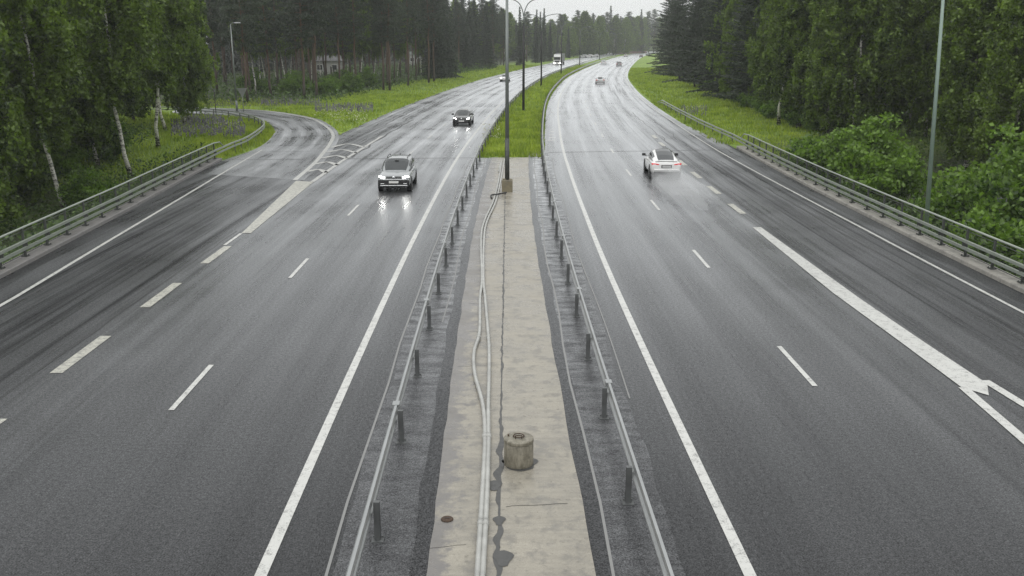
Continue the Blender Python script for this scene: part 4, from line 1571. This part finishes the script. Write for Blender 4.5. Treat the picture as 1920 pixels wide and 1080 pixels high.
# trees by the far bend
GF = 'spruces beside the far left carriageway'
for px, Y, top, k in [(975, 330, 17, 1), (1004, 370, 22, 1), (1012, 385, 26, 1), (1020, 395, 20, 1), (1031, 400, 42, 1), (1045, 470, 60, 1), (1065, 480, 52, 1)]:
    p = atY(px, Y)
    sc = (8 + (80-top)/FPX*Y*1.0)/21
    plant(SPRUCE, p.x, Y, 'slender pointed spruce beside the far left carriageway behind the lamp posts', 'spruce', GF, s=sc, k=k, sx=.95)
for px, Y, top, k in [(945, 420, 25, 'b'), (958, 440, 30, 'b'), (968, 430, 28, 's'), (985, 460, 40, 'b'), (1003, 500, 38, 'b'), (1050, 520, 30, 'p'), (1058, 540, 33, 'b'), (1076, 520, 38, 'b'), (1082, 560, 29, 'p'), (1092, 530, 28, 'b'), (1103, 540, 38, 'b'), (1112, 580, 32, 's'),
                      (1120, 560, 36, 'b'), (1131, 600, 38, 'b'), (1143, 640, 20, 's'), (1137, 600, 32, 'p'), (1150, 610, 36, 'b'), (1156, 640, 35, 'p'), (1162, 660, 22, 's'), (1170, 640, 38, 'b'), (1178, 660, 26, 'p'), (1186, 680, 38, 'b'), (1192, 700, 36, 'b'), (1200, 690, 26, 's'),
                      (1208, 740, 38, 'b'), (1216, 740, 30, 'p'), (1225, 740, 27, 'p'), (1232, 760, 38, 'b'), (1240, 770, 34, 's'), (1250, 760, 38, 'b'), (1068, 500, 45, 'b'), (1036, 520, 42, 'b'), (1020, 540, 40, 'p'), (1182, 780, 30, 's'), (1128, 720, 28, 'p'), (1096, 680, 33, 's'), (1212, 820, 33, 's'), (1150, 800, 30, 's'), (1110, 700, 35, 'p'), (1166, 780, 33, 'p'), (1228, 830, 33, 's')]:
    p = atY(px, Y)
    gz = ground_at(p.x, Y)
    hgt = 8 - gz + (80-top)/FPX*Y
    pr, base, cat, lab = {'b': (BIRCH, 17.2, 'birch', 'round leafy birch in the hazy far woods behind the road bend'), 'p': (PINE, 20.5, 'pine', 'tall pine rising above the hazy far woods behind the road bend'), 's': (SPRUCE, 20, 'spruce', 'pointed spruce rising above the hazy far woods behind the road bend')}[k]
    plant(pr, p.x, Y, lab, cat, cat + ' trees of the far woods', s=hgt/base, sx=1.5 if k == 'b' else 1.15, k=3 if k == 'b' else None)

# shrubs
GS = 'leafy shrubs behind the right bridge railing'
for px, Y, k, s, lab in [(1545, 66, 1, 1.15, 'leafy shrub lowest of the row where the right railing meets the grass'), (1640, 61, 2, 1.05, 'big bright leafy shrub left of the green lamp post'), (1590, 64, 0, 1.0, 'leafy shrub between the low end shrub and the big bright one'), (1860, 51, 2, 1.1, 'tall bright leafy shrub at the right edge behind the small grey sign'),
                         (1830, 46, 0, 1.0, 'leafy shrub right of the green lamp post behind the railing'), (1930, 45, 2, 1.0, 'bright leafy shrub cut by the right edge of the picture'), (1760, 48, 1, .9, 'low leafy shrub at the foot of the green lamp post'), (1890, 39, 1, 1.0, 'leafy shrub close behind the railing at the right edge')]:
    plant_px(SHRUB, px, Y, lab, 'shrub', GS, k=k, s=s)
for px, Y in [(500, 150), (545, 152), (590, 150), (620, 148), (655, 152), (690, 165), (560, 160), (640, 165), (470, 148), (855, 250), (890, 290)]:
    p = atY(px, Y)
    plant(SHRUB, p.x, Y, 'dark green shrub under the pines of the left forest edge', 'shrub', 'shrubs under the left pines', s=rnd.uniform(.55, .8))
for px, Y in [(150, 78), (60, 62), (200, 72), (110, 68), (170, 58)]:
    plant_px(SHRUB, px, Y, 'green shrub under the birches left of the bridge railing', 'shrub', 'shrubs under the left birches', s=rnd.uniform(.5, .75))
for px, Y in [(1320, 170), (1350, 150), (1385, 128), (1430, 108), (1480, 98), (1335, 158), (1300, 185), (1285, 205), (1372, 137), (1410, 117), (1450, 101), (1500, 90), (1525, 86)]:
    plant_px(SHRUB, px, Y, 'green shrub at the foot of the right forest edge beside the grass', 'shrub', 'shrubs along the right forest edge', s=rnd.uniform(.45, .65))

for pr in BIRCH + PINE + SPRUCE + BROAD + SHRUB:
    if pr.name not in used:
        for ch in list(pr.children): bpy.data.objects.remove(ch)
        bpy.data.objects.remove(pr)


# ------------------------------------------------------------------ uncountable cover: undergrowth, deep wood, grass, flowers
def scatter(n, xr, yr, keep):
    x = rng.uniform(*xr, n); y = rng.uniform(*yr, n)
    m = keep(x - cx(y), y, x)
    return x[m], y[m]


def undergrowth():
    parts = []
    def region(n, xr, yr, keep, hmax, size):
        x, y = scatter(n, xr, yr, keep)
        nn = x - cx(y)
        hum = .5+.5*np.sin(x*.9+np.sin(y*.7)*2)*np.cos(y*.8)
        z = ground_z(nn, y) + rng.random(len(x))**1.4*hmax*(.25+hum)
        parts.append(leaves(np.stack([x, y, z], 1), rng.uniform(*size, len(x)), .6, np.array([[0, 0, .3]]), 1.0))
    region(70000, (-62, -18), (18, 92), lambda n, y, x: (n < np.interp(y, [a for a, b in KERB_L], [b for a, b in KERB_L]) - 1.0) & ((y < 66) | (x < -21 - (y-66)*.7)) & ((y < 70) | (x < -30)), 1.1, (.06, .15))
    region(60000, (17, 64), (18, 96), lambda n, y, x: (n > 18.6 + np.clip((y-66)*.45, 0, 20)), 1.0, (.06, .15))
    region(60000, (-95, -5), (118, 330), lambda n, y, x: (n < -27 + np.clip((y-200)*.03, 0, 5)) & (n > -75) & ~((x > -60) & (y < 124)), 1.4, (.12, .28))
    region(26000, (22, 90), (92, 300), lambda n, y, x: (n > 27) & (n < 60), 1.0, (.1, .25))
    tag(np_mesh('undergrowth', np.concatenate(parts), 4, M['under_leaf']), kind='stuff')


undergrowth()


def deep_wood():
    parts = []
    def band(n, yr, nr, zmax, size, zmin=0.0):
        y = rng.uniform(*yr, n); nn = rng.uniform(*nr, n)
        z = ground_z(nn, y) + zmin + rng.random(n)*(zmax-zmin)*(.8+.2*np.sin(y*.5)*np.cos(nn*.7+y*.17))
        parts.append(leaves(np.stack([cx(y)+nn, y, z], 1), rng.uniform(*size, n), .7))
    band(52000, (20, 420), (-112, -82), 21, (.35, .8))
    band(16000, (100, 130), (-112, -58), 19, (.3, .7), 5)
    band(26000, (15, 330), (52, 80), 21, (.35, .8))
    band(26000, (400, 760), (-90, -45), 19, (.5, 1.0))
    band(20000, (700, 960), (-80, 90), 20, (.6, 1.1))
    v = np.concatenate(parts)
    # the road itself stays open
    c = v.reshape(-1, 4, 3).mean(1)
    nn = c[:, 0] - cx(c[:, 1])
    keep = (np.abs(nn) > 22)
    v = v.reshape(-1, 4, 3)[keep].reshape(-1, 3)
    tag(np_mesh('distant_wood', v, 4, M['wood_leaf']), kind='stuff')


deep_wood()


def in_ramp(x, y):
    # inside the loop ramp's asphalt?
    pi = np.array(RAMP_IN); po = np.array(RAMP_OUT)
    yi = np.interp(-x, -pi[:, 0][::1], pi[:, 1]) if False else None
    poly = np.concatenate([pi, po[::-1]])
    inside = np.zeros(len(x), bool)
    j = len(poly)-1
    for i in range(len(poly)):
        xi, yi_ = poly[i]; xj, yj = poly[j]
        hit = ((yi_ > y) != (yj > y)) & (x < (xj-xi)*(y-yi_)/((yj-yi_) if abs(yj-yi_) > 1e-9 else 1e-9) + xi)
        inside ^= hit
        j = i
    return inside


def grass():
    out = []
    def region(dens, xr, yr, keep, h):
        area = (xr[1]-xr[0])*(yr[1]-yr[0])
        x, y = scatter(int(area*dens), xr, yr, keep)
        m = ~in_ramp(x, y)
        x, y = x[m], y[m]
        n = len(x)
        z = ground_z(x-cx(y), y)
        tuft = .55+.45*np.sin(x*1.3+np.sin(y)*1.5)*np.sin(y*.9+x*.4)
        hh = h*(.45+.8*tuft)*rng.uniform(.6, 1.2, n)
        a = rng.uniform(0, 6.28, n)
        lean = rng.normal(0, .3, (n, 2))*hh[:, None]
        wv = rng.uniform(.016, .035, n)*(1+y/90)
        b = np.stack([x, y, z], 1)
        side = np.stack([np.cos(a)*wv, np.sin(a)*wv, np.zeros(n)], 1)
        tip = b + np.concatenate([lean, hh[:, None]], 1)
        out.append(np.stack([b-side, b+side, tip], 1).reshape(-1, 3))
    region(55, (-2.6, 4.5), (66.3, 110), lambda n, y, x: (n > -2.5) & (n < 2.42), .42)
    region(12, (-2.6, 34), (110, 330), lambda n, y, x: (n > -2.5) & (n < 2.42), .42)
    region(16, (16, 34), (70, 130), lambda n, y, x: (n > np.where(y < 75, 18.2, 16.6 + .25*np.sin(y*1.7))) & (n < 31), .36)
    region(8, (18, 62), (130, 300), lambda n, y, x: (n > 16.8) & (n < 30), .36)
    region(14, (-34, -12), (80, 150), lambda n, y, x: (n < -16.0 + .25*np.sin(y*1.9) + .2*np.sin(y*.7+1)) & (n > -31), .34)
    region(4, (-34, 10), (150, 340), lambda n, y, x: (n < -16.2) & (n > -29), .36)
    region(20, (-48, -19.5), (65, 106), lambda n, y, x: (n < -20.6) & (x < -20.7), .38)
    region(26, (-27, -19.9), (66, 96), lambda n, y, x: (n < -20.1), .34)
    region(8, (-75, -20), (106, 132), lambda n, y, x: n < -18, .36)
    tag(np_mesh('meadow_grass', np.concatenate(out), 3, M['grass']), kind='stuff')


grass()


def flowers():
    out = []
    def spikes(px0, px1, py0, py1, n, hs=(.5, .9)):
        qx = rng.uniform(px0, px1, n); qy = rng.uniform(py0, py1, n)
        for a, b in zip(qx, qy):
            q = P(a, b)
            h = rng.uniform(*hs)
            m = 7
            zz = np.linspace(h*.45, h, m)
            pts = np.stack([np.full(m, q.x)+rng.normal(0, .02, m), np.full(m, q.y)+rng.normal(0, .02, m), zz], 1)
            out.append(leaves(pts, .05+.04*(1-np.linspace(0, 1, m)), .8))
    spikes(490, 600, 194, 202, 150)
    spikes(590, 700, 202, 214, 220)
    spikes(322, 460, 232, 262, 330)
    spikes(340, 420, 222, 236, 120)
    spikes(1270, 1325, 205, 222, 60)
    tag(np_mesh('lupin_patch', np.concatenate(out), 4, M['lupin']), kind='stuff')
    out2 = []
    def dots(px0, px1, py0, py1, n):
        qx = rng.uniform(px0, px1, n); qy = rng.uniform(py0, py1, n)
        pts = np.array([tuple(P(a, b) + Vector((0, 0, rng.uniform(.3, .6)))) for a, b in zip(qx, qy)])
        out2.append(leaves(pts, rng.uniform(.04, .085, n), .8))
    dots(620, 690, 212, 236, 170); dots(400, 450, 228, 250, 80); dots(905, 940, 240, 268, 120); dots(590, 640, 210, 225, 70); dots(640, 700, 204, 214, 60)
    dots(1280, 1322, 206, 216, 60)
    tag(np_mesh('white_flower_patch', np.concatenate(out2), 4, M['white_flower']), kind='stuff')


flowers()

# ------------------------------------------------------------------ far buildings and things glimpsed through the trees
def building(loc, size, rz, label, wallc, roofc):
    root = empty('building', loc, rz, label, 'building')
    w, d, h = size
    wm = plain('wall_' + label[:6], wallc, .7)
    mb = MB(); mb.box((0, 0, h/2), (w, d, h)); mb.build('wall', wm, root)
    mb = MB()
    mb.loft([[(-w/2-.4, -d/2-.4, h), (w/2+.4, -d/2-.4, h), (w/2+.4, d/2+.4, h), (-w/2-.4, d/2+.4, h)], [(-w/2-.4, -.2, h+d*.22), (w/2+.4, -.2, h+d*.22), (w/2+.4, .2, h+d*.22), (-w/2-.4, .2, h+d*.22)]])
    mb.build('roof', plain('roof_' + label[:6], roofc, .6), root)
    nwin = max(2, int(w/3))
    for k in range(nwin):
        x = -w/2 + w*(k+.5)/nwin
        fr = MB(); fr.box((x, -d/2-.03, h*.55), (1.5, .08, 1.4)); f = fr.build('window', M['plate'], root)
        pn = MB(); pn.box((x, -d/2-.06, h*.55), (1.25, .08, 1.15)); pn.build('pane', M['glass'], f)
    mb = MB(); mb.box((w*.18, -d/2-.04, 1.05), (1.0, .08, 2.1)); mb.build('door', M['brown_bark'], root)
    return root


p = atY(1136, 620)
building((p.x, 620, 1.2), (9, 8, 4.6), .3, 'pale house glimpsed behind the far lamp posts', (.6, .58, .5), (.13, .11, .1))
p = atY(616, 235)
building((p.x, 235, .1), (7, 6, 3.4), .1, 'small pale house glimpsed between the left pines', (.42, .42, .4), (.12, .12, .12))
p = atY(780, 330)
building((p.x, 330, .1), (5, 5, 3.6), .1, 'small white house glimpsed between pine trunks near the road', (.45, .45, .43), (.12, .14, .13))
# board fence along the far bend
q0, q1 = atY(1158, 640), atY(1212, 700)
fence = empty('board_fence', (q0.x, 640, 0), 0, 'low reddish board fence along the far bend', 'fence')
d = (q1-q0); L = d.length; an = math.atan2(d.y, d.x)
mb = MB()
for k in range(int(L/3)):
    c = d*((k+.5)*3/L)
    mb.box((c.x, c.y, ground_at(q0.x+c.x, 640+c.y)+.9), (2.9, .06, 1.5), an)
mb.build('panel', plain('red_brown_boards', (.16, .09, .075), .7), fence)
for k in range(int(L/3)+1):
    c = d*(k*3/L)
    mb = MB(); mb.box((c.x, c.y, ground_at(q0.x+c.x, 640+c.y)+.9), (.14, .14, 1.8), an); mb.build('post', M['brown_bark'], fence)
# parked vehicles near the house
for k, (px, Y) in enumerate([(1093, 500), (1104, 505), (1115, 510)]):
    p = atY(px, Y); z = ground_at(p.x, Y)
    c = make_car((p.x, Y, z), 1.5, ['leftmost of the three pale cars parked by the far house', 'middle of the three pale cars parked by the far house', 'rightmost of the three pale cars parked by the far house'][k], [palep, whitep, palep][k], SUV, SUVC, group='cars parked by the far house')
# gravel path inside the left forest
mb = MB()
pp = [(-120, 196), (-96, 200), (-74, 206), (-56, 216)]
pp = catmull(pp, 6)
L_, R_ = offset_line(pp, -1.4), offset_line(pp, 1.4)
for i in range(len(pp)-1):
    f = lambda q: (q[0], q[1], ground_at(q[0], q[1])+.12)
    mb.quad(f(L_[i]), f(R_[i]), f(R_[i+1]), f(L_[i+1]))
tag(mb.build('forest_path', plain('sandy_path', (.33, .30, .24), .7)), kind='structure')

# ------------------------------------------------------------------ spray and haze
def volume(name, density, color=(.86, .88, .89)):
    m = bpy.data.materials.new(name)
    m.use_nodes = True
    t = m.node_tree
    t.nodes.remove(t.nodes['Principled BSDF'])
    v = t.nodes.new('ShaderNodeVolumePrincipled')
    v.inputs['Color'].default_value = (*color, 1)
    v.inputs['Density'].default_value = density
    v.inputs['Anisotropy'].default_value = .1
    t.links.new(v.outputs[0], t.nodes['Material Output'].inputs['Volume'])
    return m


def spray(loc, rz, size, density, seed):
    import bmesh
    from mathutils import noise as mn
    bm = bmesh.new()
    bmesh.ops.create_icosphere(bm, subdivisions=4, radius=1)
    for v in bm.verts:
        k = 1 + .35*mn.noise(v.co*1.6 + Vector((seed, 0, 0))) + .2*mn.noise(v.co*4 + Vector((0, seed, 0)))
        c = v.co*k
        t = (c.y+1)/2   # 1 at the car, 0 at the trailing end
        v.co = Vector((c.x*size[0]*(.75+.35*(1-t)), c.y*size[1], max(c.z, -.1)*size[2]*(.55+.45*t)))
    me = bpy.data.meshes.new('road_spray')
    bm.to_mesh(me); bm.free()
    me.materials.append(volume('spray_mist', density, (.9, .91, .92)))
    o = bpy.data.objects.new('road_spray', me)
    COL.objects.link(o)
    o.location = loc; o.rotation_euler = (0, 0, rz)
    tag(o, kind='stuff')


spray((9.2, 50.6, .10), 0, (1.5, 5.4, 1.05), .22, 1)
spray((9.2, 53.6, .10), 0, (1.05, 2.0, .45), .16, 2)
q = P(1127, 158.5); spray((q.x, q.y-1, .1), heading(q.y), (1.5, 8, 1.4), .07, 3)
q = P(1162, 125); spray((q.x, q.y-2, .1), heading(q.y), (1.6, 10, 1.4), .04, 4)
q = P(1133, 122); spray((q.x, q.y-1, .1), heading(q.y), (1.8, 12, 1.8), .09, 5)
q = P(1044, 122); spray((q.x+.8, q.y+8, .1), heading(q.y), (2.6, 14, 2.4), .07, 6)

hz = MB(); hz.box((60, 570, 22), (2300, 1300, 56))
o = hz.build('haze', volume('rain_haze', .00034, (.90, .92, .93)))
tag(o, kind='stuff')

# ------------------------------------------------------------------ sky, sun, render settings
w = bpy.data.worlds.new('World')
scene.world = w
w.use_nodes = True
t = w.node_tree
bg = t.nodes['Background']
sky = t.nodes.new('ShaderNodeTexSky')
sky.sky_type = 'NISHITA'
sky.sun_disc = False
SUN_EL, SUN_ROT = R(52), R(200)
sky.sun_elevation = SUN_EL
sky.sun_rotation = SUN_ROT
sky.air_density, sky.dust_density = 1.0, 3.0
hs = t.nodes.new('ShaderNodeHueSaturation')
hs.inputs['Saturation'].default_value = .12
t.links.new(sky.outputs[0], hs.inputs['Color'])
# overcast layer: brighter overhead than at the horizon, with soft cloud mottling
geo = t.nodes.new('ShaderNodeTexCoord')
sep = t.nodes.new('ShaderNodeSeparateXYZ')
t.links.new(geo.outputs['Generated'], sep.inputs[0])
mr = t.nodes.new('ShaderNodeMapRange')
mr.inputs['From Min'].default_value, mr.inputs['From Max'].default_value = 0, .9
mr.inputs['To Min'].default_value, mr.inputs['To Max'].default_value = 8.3, 13.6
t.links.new(sep.outputs[2], mr.inputs['Value'])
nz = t.nodes.new('ShaderNodeTexNoise')
nz.inputs['Scale'].default_value = 3.0
nz.inputs['Detail'].default_value = 5
t.links.new(geo.outputs['Generated'], nz.inputs['Vector'])
mr2 = t.nodes.new('ShaderNodeMapRange')
mr2.inputs['From Min'].default_value, mr2.inputs['From Max'].default_value = .3, .7
mr2.inputs['To Min'].default_value, mr2.inputs['To Max'].default_value = .9, 1.1
t.links.new(nz.outputs['Fac'], mr2.inputs['Value'])
mu = t.nodes.new('ShaderNodeMath'); mu.operation = 'MULTIPLY'
t.links.new(mr.outputs[0], mu.inputs[0]); t.links.new(mr2.outputs[0], mu.inputs[1])
cc = t.nodes.new('ShaderNodeCombineColor')
for k, f in enumerate((.985, 1.0, 1.0)):
    m_ = t.nodes.new('ShaderNodeMath'); m_.operation = 'MULTIPLY'; m_.inputs[1].default_value = f
    t.links.new(mu.outputs[0], m_.inputs[0]); t.links.new(m_.outputs[0], cc.inputs[k])
mx = t.nodes.new('ShaderNodeMix'); mx.data_type = 'RGBA'
mx.inputs[0].default_value = .9
t.links.new(hs.outputs[0], mx.inputs[6]); t.links.new(cc.outputs[0], mx.inputs[7])
t.links.new(mx.outputs[2], bg.inputs['Color'])
bg.inputs['Strength'].default_value = .1

sl = bpy.data.lights.new('sun', 'SUN')
sl.energy = .6
sl.angle = R(50)
sl.color = (1, .97, .93)
so = bpy.data.objects.new('sun', sl)
COL.objects.link(so)
so.rotation_euler = (R(90) - SUN_EL, 0, R(180) - SUN_ROT)

vs = scene.view_settings
vs.view_transform = 'Standard'
vs.look = 'None'
vs.exposure = 0.18
vs.gamma = 1.0
cy = scene.cycles
cy.use_denoising = True
cy.denoiser = 'OPENIMAGEDENOISE'
cy.denoising_prefilter = 'NONE'
cy.denoising_input_passes = 'RGB_ALBEDO_NORMAL'
cy.max_bounces = 6
cy.diffuse_bounces = 3
cy.glossy_bounces = 3
cy.transmission_bounces = 3
cy.volume_bounces = 1
cy.transparent_max_bounces = 8
cy.use_adaptive_sampling = False
cy.adaptive_threshold = .02
cy.sample_clamp_indirect = 6
cy.caustics_reflective = False
cy.caustics_refractive = False
